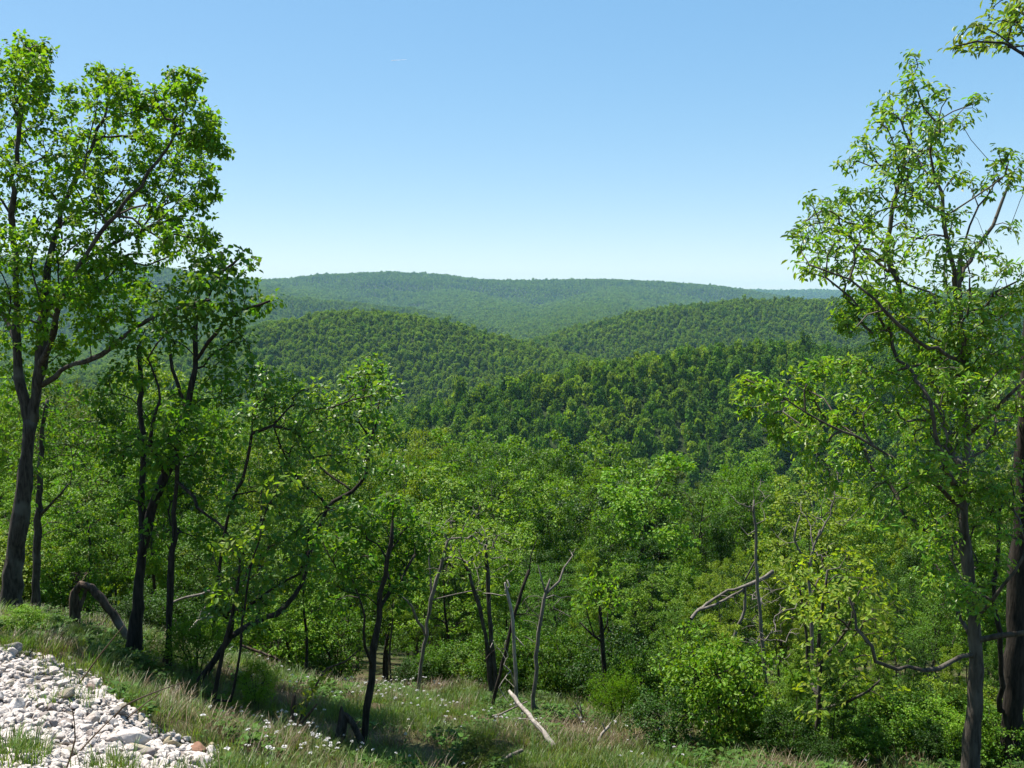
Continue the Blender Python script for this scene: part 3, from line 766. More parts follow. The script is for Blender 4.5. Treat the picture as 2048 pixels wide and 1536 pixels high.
RIGHT_BLOBS = [(1822,122,22,4),(1815,150,20,3),(1850,165,15,2),(1880,188,22,3),(1830,195,30,5),(1765,205,25,3),(1800,215,25,3),(1750,245,22,3),(1780,245,35,6),(1960,205,18,3),(1925,232,20,3),(1885,240,28,5),(1850,225,35,7),(1830,270,40,9),(1865,265,35,7),(1720,295,28,5),(1690,330,22,4),(1735,300,22,3),(1800,310,35,6),(1900,310,25,6),(1860,320,30,7),(1780,345,40,10),(1820,360,45,12),(1930,358,22,4),(1910,365,15,2),(1870,345,25,5),(1850,385,40,10),(1800,390,40,8),(1625,400,14,2),(1650,410,22,4),(1700,390,22,4),(1690,415,35,8),(1730,400,30,6),(1600,460,22,4),(1640,445,35,8),(1680,450,35,8),(1740,440,30,6),(1910,440,35,7),(1880,430,20,4),(1830,440,45,10),(1610,480,25,5),(1660,480,35,8),(1720,480,35,7),(1610,530,25,5),(1650,520,35,8),(1700,510,40,9),(1760,500,45,10),(1820,500,50,12),(1900,500,40,8),(1950,480,30,4),(1640,545,25,4),(1690,550,30,5),(1740,560,35,6),(1800,560,60,14),(1870,560,50,12),(1930,570,45,8),
 (1700,620,35,7),(1740,600,40,9),(1690,655,20,4),(1780,620,50,12),(1850,640,60,14),(1930,640,60,14),(1990,620,50,8),(2030,600,40,6),(1760,670,30,4),(1820,700,50,10),(1890,710,60,14),(1960,710,60,14),(2030,700,50,10),(1500,765,25,4),(1540,780,30,5),(1600,770,40,7),(1650,735,35,5),(1700,740,35,6),(1740,760,45,8),(1800,770,55,10),(1870,780,60,14),(1940,790,60,12),(2010,790,60,12),(1490,810,25,4),(1550,820,30,4),(1620,820,40,8),(1700,830,45,9),(1760,840,45,9),(1560,860,35,6),(1620,880,40,7),(1690,900,40,7),(1830,850,55,10),(1900,860,50,9),(1980,860,60,10),(1640,950,40,5),(1720,960,45,6),(1800,940,50,7),(1870,930,50,7),(2000,950,60,8),(1750,1030,50,6),(1830,1020,50,7),(2000,1050,50,6),(1890,1180,40,6),(1960,1200,40,5),(1990,1130,30,3),
 (1900,1010,50,7),(1960,1020,50,7),(1920,1090,50,6),(1880,1080,45,6),(1990,1000,50,6),(1860,1150,40,5),(1930,1190,45,6),(1950,960,50,8),(1880,960,50,7),(2030,330,30,5),(1990,340,25,4),(1970,380,20,4),(2000,310,18,3),(2040,370,25,4),(2030,450,25,3),(2000,530,40,7),(2040,540,30,5)]
RIGHT_BLOBS = [(a, b, c_, n_ * (2.2 if b > 580 else 1)) for a, b, c_, n_ in RIGHT_BLOBS]
build_tree('hickory_tree', 'tall grey-limbed tree with open yellow-green crown and a U-shaped low limb', 'tree', 41, 11.0,
    [[(1938, 1560, 38), (1946, 1440, 32), (1952, 1340, 30), (1948, 1240, 26), (1938, 1130, 22), (1926, 1040, 20), (1930, 960, 17), (1934, 860, 15), (1932, 760, 15), (1922, 660, 13), (1916, 580, 12), (1922, 510, 8)],
     [(1944, 1310, 11), (1905, 1318, 9.5, -.2), (1878, 1333, 9, -.3), (1850, 1337, 9, -.4), (1822, 1334, 8, -.45), (1795, 1338, 8, -.5), (1752, 1322, 7.5, -.6), (1740, 1296, 6.5, -.6), (1716, 1258, 6, -.6), (1708, 1225, 5, -.6), (1698, 1195, 4, -.6)],
     [(1930, 1020, 9), (1880, 975, 8, -.3), (1810, 930, 7, -.5), (1740, 890, 6, -.6), (1650, 845, 4.5, -.7), (1570, 800, 3.5, -.8), (1495, 770, 2, -.8)],
     [(1932, 950, 13), (1905, 900, 12, .4), (1885, 830, 11, .7), (1870, 760, 14, .8), (1840, 700, 12, .9), (1810, 640, 11, 1.), (1785, 560, 10, 1.), (1775, 490, 10, 1.), (1785, 420, 9, 1.), (1800, 350, 7, 1.), (1815, 270, 5, 1.), (1828, 190, 3, .9), (1822, 130, 2, .9)],
     [(1920, 620, 12), (1905, 540, 10, -.3), (1890, 470, 9, -.4), (1878, 390, 7, -.5), (1860, 310, 5, -.5), (1870, 240, 3, -.5), (1955, 205, 2, -.6)],
     [(1920, 720, 9), (1860, 690, 8, -.8), (1800, 650, 7, -1.1), (1750, 600, 6, -1.2), (1700, 560, 4.5, -1.2), (1620, 530, 3, -1.2)],
     [(1778, 545, 8, 1.0), (1735, 510, 7, 1.2), (1700, 470, 6, 1.4), (1660, 440, 4, 1.4), (1600, 460, 3, 1.4)],
     [(1922, 560, 10), (1950, 500, 8, .5), (1985, 450, 7, .6), (2005, 405, 6, .6), (2025, 350, 3, .6)],
     [(1934, 1000, 12), (1900, 960, 12, -.5), (1880, 900, 10, -.9), (1860, 800, 7, -1.1)],
     [(1948, 1290, 11), (1920, 1230, 10, .3), (1905, 1180, 8, .5), (1870, 1130, 6, .6)],
     [(1950, 1240, 10), (1985, 1200, 9, -.4), (2030, 1140, 7, -.7), (2060, 1090, 4, -.8)],
     [(1956, 1280, 12), (2000, 1275, 12, -.2), (2060, 1265, 11, -.4), (2110, 1230, 6, -.5)],
     [(1934, 870, 10), (1980, 830, 8, -.6), (2040, 770, 6, -.9)],
     [(1960, 620, 5), (1990, 590, 5, -.5), (2040, 560, 3, -.6)]],
    RIGHT_BLOBS, depth=1.1, color=(0.120, 0.215, 0.020), bark=M_BARK_PALE, per=7, spread=0.035, size=0.074, tmpl=LEAF_LONG, whorl=True, droop=0.5, leafmat=M_LEAF_GLOSS, tip=0.0030, ncol=2.3, thin=False)

build_tree('broadleaf_tree', 'massive dark furrowed trunk at the picture edge with one branch hanging back overhead', 'tree', 42, 12.0,
    [[(2022, 1580, 84), (2024, 1480, 78), (2030, 1350, 74), (2036, 1200, 70), (2046, 1000, 62), (2056, 800, 54), (2066, 600, 46), (2080, 400, 38), (2095, 200, 30), (2110, 0, 22), (2120, -150, 12)],
     [(2098, 190, 12), (2070, 130, 10, -1.5), (2045, 100, 8, -2.2), (2000, 88, 6, -2.6), (1960, 80, 4, -2.8), (1915, 92, 3, -2.9)],
     [(2000, 1420, 20), (2002, 1300, 17, -.4), (1990, 1200, 14, -.5), (1996, 1100, 11, -.5), (2010, 980, 7, -.5)]],
    [(2010,20,35,8),(1990,55,30,6),(2035,60,35,9),(1950,65,25,5),(1915,90,15,2),(1955,90,22,4),(2000,80,30,6),(2045,20,25,5),(2090,0,60,12),(2150,40,70,14),(2130,-80,80,14),(2160,200,70,12),(2180,350,70,10),(2130,500,60,8),(2010, 1000, 50, 8), (2030, 900, 50, 8)],
    depth=1.4, color=(0.12, 0.185, 0.022), bark=M_BARK_DARK, merge=True, ncol=1.5, per=8, spread=0.05, size=0.10, tmpl=LEAF_LONG, whorl=True, droop=0.5, leafmat=M_LEAF_GLOSS)

def solid_limb(name, label, cat, seed, pts, d, mat, group=None, twigs=(), parts=(), rough=0.1):
    """a log, snag or stub: traced thick limbs and dead twigs, no leaves"""
    t = Tree(seed)
    for l in [pts, *parts]:
        t.limb(limb_px(l, d) * np.array((1, 1, 1, 0.85)), step=0.12, wob=0.012)
    nl = t.ngrp
    if len(twigs): t.grow(blob_points(t.r, twigs, d, 0.4), bf=0.1, step=0.15, curl=0.05)
    t.radii(tip=0.005)
    org = t.pos[0].copy()
    root = thing(name, org, label, cat, group)
    V, F = t.tubes({0, -1}, rough=rough); obj('trunk', tube_mesh('trunk', V - org, F, mat), root)
    for k in range(1, nl):
        V, F = t.tubes({k}, rough=rough); obj('limb', tube_mesh('limb', V - org, F, mat), root)
    return root

solid_limb('broken_snag', 'broken rotting trunk arching from its stub down against the twin-stemmed tree', 'dead tree', 50,
    [(148, 1268, 46), (149, 1215, 36), (150, 1182, 33), (163, 1168, 34), (185, 1173, 36), (205, 1198, 38), (225, 1230, 33), (245, 1262, 29), (262, 1292, 24)], 16.2, M_BROWN,
    parts=[[(172, 1180, 16), (160, 1225, 16), (150, 1270, 18)]], twigs=[(150, 1150, 22, 6), (165, 1145, 15, 4), (215, 1255, 20, 5)], rough=0.16)
solid_limb('fallen_log', 'pale peeled log lying tilted on the grass below the dead snags', 'log', 51,
    [(1108, 1492, 22, -.6), (1085, 1462, 21, -.4), (1058, 1430, 19, -.1), (1035, 1403, 16, .2), (1018, 1382, 11, .4)], 13.8, M_DEAD, twigs=[(1055, 1445, 30, 5), (1035, 1420, 30, 6)])
solid_limb('leaning_log', 'pale forked broken log slanting through the treetops against the thin dead tree', 'dead tree', 52,
    [(1382, 1238, 14, -.4), (1392, 1226, 13, -.3), (1412, 1209, 11), (1440, 1190, 10), (1470, 1180, 10), (1492, 1170, 9), (1510, 1164, 10), (1530, 1154, 11), (1546, 1142, 15)], 16.5, M_TWIG,
    parts=[[(1405, 1218, 8, -.2), (1440, 1206, 7), (1480, 1182, 7), (1540, 1152, 6)], [(1490, 1175, 8), (1488, 1220, 8), (1470, 1270, 9), (1462, 1330, 10), (1458, 1420, 11)]], twigs=[(1500, 1210, 45, 18), (1540, 1220, 45, 18), (1560, 1180, 30, 8), (1520, 1280, 40, 10)])
solid_limb('fallen_branch', 'grey curved dead branch lying in brush beyond the feathery shrub', 'branch', 53,
    [(380, 1262, 10), (395, 1243, 9), (410, 1236, 8), (428, 1234, 5)], 17.5, M_DEAD, parts=[[(398, 1240, 6), (402, 1222, 5), (415, 1212, 4), (428, 1212, 3)], [(412, 1236, 5), (424, 1222, 4), (436, 1205, 3)]])
solid_limb('fallen_branch', 'short pale forked branch poking from the grass below the small tree', 'branch', 54,
    [(1176, 1512, 10, -.2), (1190, 1488, 12), (1206, 1468, 11), (1218, 1452, 8)], 13.6, M_DEAD, parts=[[(1210, 1462, 5), (1222, 1445, 3)], [(1212, 1462, 5), (1204, 1446, 3)]])
solid_limb('fallen_branch', 'thin grey stick lying across the grass behind the peeled log', 'branch', 55, [(985, 1432, 5), (1015, 1420, 5), (1055, 1403, 4)], 14.6, M_TWIG)
solid_limb('leaning_post', 'dead post with a crosswise stick standing at the meadow edge', 'post', 56, [(1268, 1470, 12), (1268, 1445, 11), (1270, 1428, 10), (1290, 1430, 8)], 15.4, M_TWIG)
solid_limb('rotting_log', 'low reddish-brown rotting log half sunk in grass beside the split stump', 'log', 57, [(500, 1455, 14), (560, 1466, 18), (610, 1476, 18), (660, 1494, 14), (700, 1503, 10)], 12.2, M_BROWN, rough=0.2)
solid_limb('rotting_log', 'weathered log lying in dry grass near the lower edge of the meadow', 'log', 58, [(1000, 1528, 14), (1020, 1512, 16), (1045, 1500, 14)], 12.4, M_TWIG, rough=0.2)
solid_limb('fallen_branch', 'pale dead stick leaning in the brush beyond the peeled log', 'branch', 59, [(1164, 1465, 6), (1165, 1440, 6), (1160, 1410, 4)], 15.2, M_DEAD, parts=[[(1164, 1430, 4), (1150, 1405, 3)], [(1164, 1445, 4), (1145, 1420, 3)]])
solid_limb('fallen_branch', 'slanting brown pole lying on the cleared slope beyond the snaking trunk', 'branch', 60, [(480, 1290, 8), (520, 1305, 9), (560, 1322, 7)], 20.5, M_BROWN)
solid_limb('fallen_branch', 'long thin pole propped in the thicket beyond the slim straight trunk', 'branch', 61, [(345, 1205, 6), (390, 1190, 7), (440, 1180, 5), (490, 1172, 3)], 19.5, M_TWIG)

# broken sapling with a leafy shoot and the split black stump
build_tree('broken_sapling', 'snapped sapling stub with a leafy yellow-green shoot bending over the flowers', 'tree', 62, 12.2,
    [[(583, 1478, 15), (586, 1440, 14), (587, 1410, 11), (589, 1390, 5)],
     [(588, 1465, 9), (600, 1430, 8, .1), (622, 1385, 7, .2), (650, 1345, 5, .3), (690, 1325, 4, .3), (712, 1305, 3, .3)],
     [(592, 1460, 7), (615, 1432, 6, -.1), (634, 1408, 4, -.2)]],
    [(600, 1425, 12, 3), (608, 1405, 14, 4), (620, 1388, 14, 4), (634, 1372, 14, 4), (645, 1355, 14, 4), (715, 1300, 14, 3)], depth=0.15, color=(0.19, 0.24, 0.02), bark=M_BROWN, per=7, spread=0.05, size=0.06, tip=0.003, sink=0.15, merge=1)
def stump():
    org = P(690, 1503, 12.3); org[2] = float(height(org[0], org[1])[0])
    root = thing('tree_stump', org, 'black charred stump split into two legs in the meadow', 'stump')
    s = 12.3 / FPX * 1.2
    def leg(nm, prof, seed):
        r = np.random.default_rng(seed)
        V = []; k = 12
        for x0, x1, z, dep in prof:
            cx, hw = (x0 + x1) / 2 * s, (x1 - x0) / 2 * s
            a = np.arange(k) * 2 * np.pi / k
            j = 1 + r.normal(0, 0.10, k)
            V.append(np.stack((cx + hw * np.cos(a) * j, dep * s * np.sin(a) * j, np.full(k, z * s) + r.normal(0, 1.2, k) * s), -1))
        V = np.concatenate(V); n = len(prof)
        ii = np.arange(n * k).reshape(n, k); nx = np.roll(ii, -1, 1)
        F = np.stack((ii[:-1], nx[:-1], nx[1:], ii[1:]), -1).reshape(-1, 4)
        V = np.concatenate((V, [V[-k:].mean(0) + np.array((0, 0, 3 * s))]))
        cap = np.stack((ii[-1], nx[-1], np.full(k, n * k)), -1)
        obj(nm, mesh_np(nm, V, [F, cap], [M_CHAR]), root)
    leg('stump_body', [(-26, 2, -12, 12), (-23, 1, 0, 11), (-20, 1, 14, 10), (-16, 3, 28, 9), (-13, 5, 40, 9), (-11, 4, 52, 7), (-9, 0, 64, 4), (-7, -3, 72, 2)], 1)
    leg('stump_prong', [(31, 42, -10, 6), (27, 38, 2, 6), (22, 33, 14, 6), (16, 27, 28, 6), (9, 20, 42, 6), (1, 13, 54, 6), (-6, 4, 61, 4)], 2)
stump()

# ------------------------------------------------------------------ kinds of forest tree, each built once
def forest_tree(seed, h, w, kind):
    """trunk mesh and crown mesh of a tree h metres tall, crown w wide; kinds round, slender, ragged, flat"""
    r = np.random.default_rng(seed)
    t = Tree(seed)
    lean = r.normal(0, 0.04, 2)
    z0 = {'round': 0.38, 'slender': 0.30, 'ragged': 0.32, 'flat': 0.48}[kind] * h
    pts = [(0, 0, -0.5, 0.017 * h), (0, 0, 0.0, 0.0135 * h)]
    for f in (0.25, 0.5, 0.72, 0.88):
        pts.append((lean[0] * h * f + r.normal(0, 0.012 * h), lean[1] * h * f + r.normal(0, 0.012 * h), h * f, 0.0125 * h * (1.02 - f)))
    t.limb(np.array(pts), step=0.4)
    # lumps of the crown
    nl = {'round': 24, 'slender': 19, 'ragged': 24, 'flat': 21}[kind]
    tips = []
    for i in range(nl):
        f = (i + 0.5) / nl
        z = z0 + (h - z0) * f ** 0.85
        if kind == 'round': R = w / 2 * math.sqrt(max(0.05, 1 - ((f - 0.42) / 0.60) ** 2))
        elif kind == 'slender': R = w / 2 * (0.95 - 0.7 * abs(f - 0.35))
        elif kind == 'flat': R = w / 2 * (0.5 + 0.5 * math.sin(min(f * 1.3, 1) * 1.6))
        else: R = w / 2 * (0.55 + 0.45 * r.random()) * (1.05 - 0.75 * f)
        a = i * 2.399 + r.uniform(-0.5, 0.5)
        rr = R * r.uniform(0.45, 0.95)
        c = np.array((lean[0] * z + rr * math.cos(a), lean[1] * z + rr * math.sin(a), z))
        s = w * r.uniform(0.11, 0.19) * (0.85 if f > 0.85 else 1)
        n = int(11 * (s / (w * 0.15)) ** 2)
        v = r.normal(0, 1, (n, 3)); v /= np.linalg.norm(v, axis=1)[:, None]
        q = c + v * np.array((s, s, s * (0.55 if kind == 'flat' else 0.8))) * r.uniform(0.35, 1, n)[:, None] ** 0.45
        q = q[q[:, 2] > 0.26 * h]
        tips.append(q)
    tips = np.concatenate(tips)
    t.tips = []
    t.grow(tips, bf=0.35, step=0.7, curl=0.25)
    t.radii(tip=0.008, e=2.3)
    V, F = t.tubes(None, big=7)
    tm = tube_mesh('trunk', V, F, M_BARK_DARK if seed % 2 else M_BARK)
    p, d = t.tippos()
    per = 44
    V, F, tone = leaf_cloud(r, p, d, per, 0.026 * h + 0.09, 0.0090 * h + 0.035, LEAF_BROAD if seed % 3 else LEAF_OVAL, droop=0.35, squash=0.55)
    cm = mesh_np('crown', V, [F], [M_WOOD_LEAF], fattr={'tone': tone})
    return tm, cm, float(V[:, 2].max())

KINDS = {}
for kind, specs in {'round': [(101, 10, 7.0), (102, 10, 6.2), (103, 10, 7.6)], 'slender': [(111, 10, 4.0), (112, 10, 3.4), (113, 10, 4.4)],
                    'ragged': [(121, 10, 6.0), (122, 10, 5.2), (123, 10, 6.6)], 'flat': [(131, 10, 7.4), (132, 10, 6.4)]}.items():
    KINDS[kind] = [forest_tree(s, h, w, kind) for s, h, w in specs]
TONES = {'dark green': (0.027, 0.070, 0.006), 'mid green': (0.062, 0.134, 0.008), 'bright green': (0.104, 0.200, 0.010), 'yellow-green': (0.135, 0.205, 0.012), 'olive green': (0.080, 0.115, 0.020)}
proto_used = {}
forest = []
def put_tree(px, d, top_y, kind, tone, wide=1.0, label=None, name='forest_tree', cat='tree', zmax=None, sub=None):
    b = gpos(px, d)
    top = P(px, top_y, d)[2]
    h = max(1.6, top - b[2])
    if zmax: h = min(h, zmax)
    q = KINDS[kind]
    tm, cm, h0 = q[int(rng.integers(len(q)))]
    s = h / h0
    root = thing(name, b, label, cat)
    wd = s * wide * (1.0 if s < 1.2 else (1.2 / s) ** 0.6)
    root.scale = (wd, wd, s)
    root.rotation_euler = (0, 0, rng.uniform(0, 6.28))
    obj('trunk', tm, root)
    c = obj('crown', cm, root)
    v = rng.uniform(0.88, 1.12)
    c.color = (*(np.array(TONES[tone]) * v * np.array((rng.uniform(0.92, 1.08), 1, rng.uniform(0.9, 1.1)))), 1)
    forest.append(dict(o=root, px=px, d=d, h=h, kind=kind, tone=tone, fixed=label is not None))
    return root

MARKED = [
    (340, 700, 60, 'round', 'yellow-green', 1.0, 'round yellow-green treetop showing between the twin-stemmed tree and the left hill'),
    (505, 880, 27, 'round', 'yellow-green', 1.0, 'feathery yellow-green tree under the outstretched bare branch'),
    (560, 740, 62, 'slender', 'bright green', 1.0, 'narrow bright treetop standing against the dome-shaped hill'),
    (835, 846, 78, 'round', 'yellow-green', 1.0, 'rounded pale green treetop right of the snaking trunk on the skyline of the wood'),
    (935, 852, 74, 'round', 'bright green', 1.15, 'broad bright billowing treetop below the valley mouth'),
    (1010, 880, 66, 'flat', 'mid green', 1.0, 'mid green tree with shaded right flank beside the billowing treetop'),
    (1080, 862, 80, 'slender', 'bright green', 1.1, 'tall narrow pair of pale green tops in the wood below the right ridge'),
    (1160, 855, 72, 'round', 'bright green', 1.0, 'tall bright tree standing highest in the wood below the right ridge'),
    (1245, 900, 46, 'slender', 'bright green', 1.15, 'slim vine-wrapped tree with dark column-like trunk in mid wood'),
    (945, 930, 42, 'flat', 'bright green', 1.0, 'flat-topped feathery bright tree in the middle of the wood'),
    (1175, 935, 52, 'round', 'dark green', 1.1, 'dark shaded tree with black gaps below the tall bright tree'),
    (1480, 885, 62, 'ragged', 'bright green', 1.0, 'ragged bright tree overlapping the dark ridge beside the thin dead tree'),
    (1335, 908, 84, 'ragged', 'olive green', 1.0, 'thin-leaved greyish olive tree on the skyline of the wood'),
    (1650, 935, 45, 'round', 'yellow-green', 1.0, 'yellow-green tree behind the leafless brushy tree'),
    (1400, 950, 58, 'flat', 'mid green', 1.0, 'flat mid green tree under the dark ridge'),
]
for px, ty, d, kind, tone, wide, lab in MARKED:
    put_tree(px, d, ty, kind, tone, wide, lab, name='broadleaf_tree')
NEARISH = [
    (1500, 1330, 14.6, 'slender', 'mid green', 0.7, 'slim green sapling between the slender sapling and the thin dead tree'),
    (1590, 1290, 14.2, 'ragged', 'bright green', 0.7, 'thin bright sapling just before the yellow-green young tree'),
    (1695, 1330, 15.5, 'slender', 'mid green', 0.75, 'slim sapling showing through the yellow-green young tree'),
    (1760, 1390, 13.6, 'slender', 'bright green', 0.7, 'slim bright sapling under the elbow of the U-shaped limb'),
    (1820, 1380, 14.4, 'ragged', 'dark green', 0.7, 'dark thin sapling under the long arm of the U-shaped limb'),
    (1885, 1330, 13.8, 'slender', 'yellow-green', 0.65, 'yellowish thin sapling close beside the grey-limbed trunk'),
    (1985, 1300, 14.2, 'ragged', 'mid green', 0.7, 'thin green sapling between the grey-limbed trunk and the massive dark trunk'),
    (1660, 1400, 12.9, 'slender', 'dark green', 0.7, 'small dark sapling at the foot of the yellow-green young tree'),
    (1370, 1200, 17.2, 'round', 'mid green', 0.9, 'small round dark-stemmed tree with glossy leaves near the leaning log'),
    (1455, 1228, 15.0, 'slender', 'yellow-green', 1.0, 'slender yellow-green sapling rising from shrubs below the leaning log'),
    (1300, 1130, 21, 'flat', 'bright green', 1.0, 'spreading bright sapling behind the small tree with dead twigs'),
    (1120, 1120, 22, 'round', 'mid green', 1.0, 'bushy green tree just behind the grey dead trunk'),
    (905, 1010, 25, 'round', 'bright green', 1.0, 'rounded bright tree behind the bare forking tree'),
    (610, 1020, 20.5, 'ragged', 'bright green', 1.0, 'glossy bright tree behind the snaking trunk'),
    (180, 900, 21, 'round', 'bright green', 1.0, 'leafy bright tree filling the gap beside the tall forked trunk'),
    (1010, 1090, 24, 'ragged', 'bright green', 0.9, 'loose bright tree behind the white snag'),
    (1850, 1150, 17, 'round', 'mid green', 1.0, 'mid green bushy tree behind the U-shaped limb'),
    (1980, 1060, 16.5, 'ragged', 'bright green', 1.0, 'bright ragged tree filling the gap between the two large trunks'),
    (1560, 1130, 20, 'ragged', 'yellow-green', 0.9, 'pale green ragged tree beside the thin dead tree'),
    (60, 960, 24, 'flat', 'bright green', 1.0, 'light green spreading tree behind the base of the tall forked tree'),
    (420, 1010, 22, 'round', 'mid green', 1.0, 'mid green tree glimpsed behind the slim straight trunk'),
]
for px, ty, d, kind, tone, wide, lab in NEARISH:
    put_tree(px, d, ty, kind, tone, wide, lab, name='young_tree')

# the wood on the slope: rows of trees going down into the valley
EDGE_PX = [-300, 0, 250, 550, 700, 850, 1000, 1200, 1400, 1600, 1800, 2048, 2400]
EDGE_D = [20, 20.5, 20, 22.5, 20.5, 19.8, 18.8, 16.9, 15.0, 13.0, 12.2, 12.0, 13]
SKY_PX = [-300, 0, 150, 260, 420, 520, 600, 700, 760, 850, 950, 1050, 1150, 1250, 1330, 1400, 1480, 1560, 1650, 1800, 2048, 2400]
SKY_Y = [690, 700, 720, 712, 735, 765, 780, 800, 865, 890, 890, 905, 895, 930, 945, 965, 935, 985, 970, 930, 910, 890]
def near_drop(px, d):
    k = np.interp(px, [0, 400, 700, 900, 1500, 1800, 2048], [1.7, 1.9, 3.2, 6.0, 6.2, 5.6, 5.0])
    return k * max(0.0, 62 - d)
tone_names = list(TONES)
used = [(f['o'].location.x, f['o'].location.y) for f in forest]
d = 19.0
row = 0
while d < 122:
    sp = 2.5 + 0.032 * d
    half = 0.60 * d + 3
    x = -half + rng.uniform(0, sp)
    while x < half:
        xx, dd = x + rng.normal(0, sp * 0.22), d + rng.normal(0, sp * 0.2)
        x += sp * rng.uniform(0.85, 1.3)
        px = 1024 + FPX * xx / (dd + 0.5)
        if dd < np.interp(px, EDGE_PX, EDGE_D) + 0.8: continue
        if any((xx - a) ** 2 + (dd - b) ** 2 < 2.6 for a, b in used) or len(forest) > 318: continue
        if abs(px - 1024) > 1200: continue
        ty = np.interp(px, SKY_PX, SKY_Y) + near_drop(px, dd) + rng.exponential(40) * (1 if dd > 55 else 1.5) - 12
        b = gpos(px, dd)
        hmax = float(np.clip(P(px, ty, dd)[2] - b[2], 2.2, 17 + rng.uniform(-3, 1)))
        ty2 = proj(np.array((b[0], b[1], b[2] + hmax)))[1]
        tone = rng.choice(tone_names, p=[0.30, 0.32, 0.22, 0.09, 0.07])
        kind = rng.choice(['round', 'slender', 'ragged', 'flat'], p=[0.30, 0.28, 0.28, 0.14])
        put_tree(px, dd, float(ty2), kind, tone, rng.uniform(0.55, 0.88))
        used.append((xx, dd))
    d += sp * 1.05
    row += 1

MARKS = [(-50, 'beyond the tall forked tree'), (190, 'beyond the broken arching trunk'), (330, 'beyond the twin-stemmed tree'), (480, 'beyond the crooked saplings'), (640, 'beyond the snaking trunk'),
         (770, 'beyond the dark meadow sapling'), (870, 'beyond the bare forking tree'), (970, 'beyond the brown trunk clump'), (1050, 'beyond the white snag'), (1140, 'beyond the grey dead trunk'), (1240, 'beyond the small dead-twigged tree'),
         (1340, 'beyond the crosswise post'), (1440, 'beyond the leaning log'), (1530, 'beyond the thin dead tree'), (1640, 'beyond the yellow-green young tree'), (1780, 'beyond the U-shaped limb'), (1930, 'beyond the tall grey-limbed tree'), (2060, 'beyond the massive dark trunk')]
KW = {'round': 'round-crowned', 'slender': 'slender', 'ragged': 'ragged', 'flat': 'spreading'}
def label_forest():
    by = {}
    for f in forest:
        if f['fixed']: continue
        m = min(MARKS, key=lambda q: abs(q[0] - f['px']))[1]
        dep = 'at the wood edge' if f['d'] < 28 else ('in near wood' if f['d'] < 45 else ('in mid wood' if f['d'] < 72 else 'on far slope'))
        by.setdefault((f['tone'], KW[f['kind']], dep, m), []).append(f)
    for (tone, kw, dep, m), fs in by.items():
        fs.sort(key=lambda q: -q['h'])
        words = [''] if len(fs) == 1 else (['taller ', 'shorter '] if len(fs) == 2 else ['tallest '] + ['middling '] * (len(fs) - 2) + ['shortest '])
        for f, w in zip(fs, words):
            f['o']['label'] = f'{w}{tone} {kw} tree {dep} {m}'
            f['o']['group'] = 'trees of the wood below the meadow'
label_forest()

# ------------------------------------------------------------------ shrubs along the edge of the wood
def shrub_meshes(seed, feather=False):
    r = np.random.default_rng(seed)
    t = Tree(seed)
    for i in range(5):
        a = i * 1.26 + r.uniform(0, 0.8); q = r.uniform(0.15, 0.35)
        t.limb(np.array([(0.04 * math.cos(a), 0.04 * math.sin(a), -0.15, 0.016), (q * 0.5 * math.cos(a), q * 0.5 * math.sin(a), 0.35, 0.012), (q * 1.4 * math.cos(a), q * 1.4 * math.sin(a), 0.75, 0.007)]), step=0.2)
    t.tips = []
    n = 150
    v = r.normal(0, 1, (n, 3)); v /= np.linalg.norm(v, axis=1)[:, None]
    p = np.array((0, 0, 0.52)) + v * np.array((0.62, 0.62, 0.45)) * r.uniform(0.3, 1, n)[:, None] ** 0.5 * (1 + 0.25 * np.sin(v[:, :1] * 5 + v[:, 1:2] * 4 + seed))
    p[:, 2] = np.abs(p[:, 2]) + 0.04
    t.grow(p, bf=0.3, step=0.2)
    t.radii(tip=0.004)
    V, F = t.tubes(None)
    tm = tube_mesh('stems', V, F, M_BARK_DARK)
    tp, td = t.tippos()
    if feather:
        V, F, tone = leaf_cloud(r, tp, td, 34, 0.11, 0.055, LEAF_LONG * np.array((0.5, 1, 1)), droop=-0.2, flat=0.2)
    else:
        V, F, tone = leaf_cloud(r, tp, td, 34, 0.115, 0.038, LEAF_BROAD, droop=0.3, squash=0.6)
    return tm, mesh_np('foliage', V, [F], [M_WOOD_LEAF], fattr={'tone': tone})
SHRUBS = [shrub_meshes(s) for s in (201, 202, 203)]
FEATHER = shrub_meshes(210, True)
shrubs = []
def put_shrub(px, d, h, wide, tone, label=None, feather=False, dz=0.0):
    b = gpos(px, d)
    tm, fm = FEATHER if feather else SHRUBS[int(rng.integers(3))]
    root = thing('shrub', b, label, 'shrub')
    root.scale = (h * wide, h * wide, h); root.rotation_euler = (0, 0, rng.uniform(0, 6.28))
    obj('stems', tm, root)
    c = obj('foliage', fm, root); v = rng.uniform(0.85, 1.15)
    c.color = (*(np.array(TONES[tone]) * v), 1)
    shrubs.append(dict(o=root, px=px, d=d, h=h, tone=tone, fixed=label is not None))
put_shrub(392, 14.6, 0.95, 0.95, 'bright green', 'feathery bright green shrub between the slim straight trunk and the snaking trunk', True)
put_shrub(512, 13.6, 0.70, 0.7, 'bright green', 'feathery upright green shrub in the flowery meadow below the crooked saplings', True)
put_shrub(1235, 15.4, 0.9, 0.8, 'bright green', 'soft feathery shrub at the meadow edge beside the crosswise post', True)
put_shrub(955, 12.0, 0.45, 1.1, 'olive green', 'low olive shrub with bare stems in the grass below the brown trunk clump', True)
put_shrub(1330, 13.6, 0.8, 1.0, 'dark green', 'low dark shrub in the brown grass below the round dark-stemmed tree')
put_shrub(455, 12.9, 0.32, 1.0, 'yellow-green', 'small bright leafy bush at the foot of the snaking trunk')
put_shrub(40, 12.4, 0.40, 1.2, 'bright green', 'leafy low bush on the shaded bank right above the white rocks')
put_shrub(1700, 14.2, 0.7, 1.0, 'mid green', 'low green shrub under the yellow-green young tree')
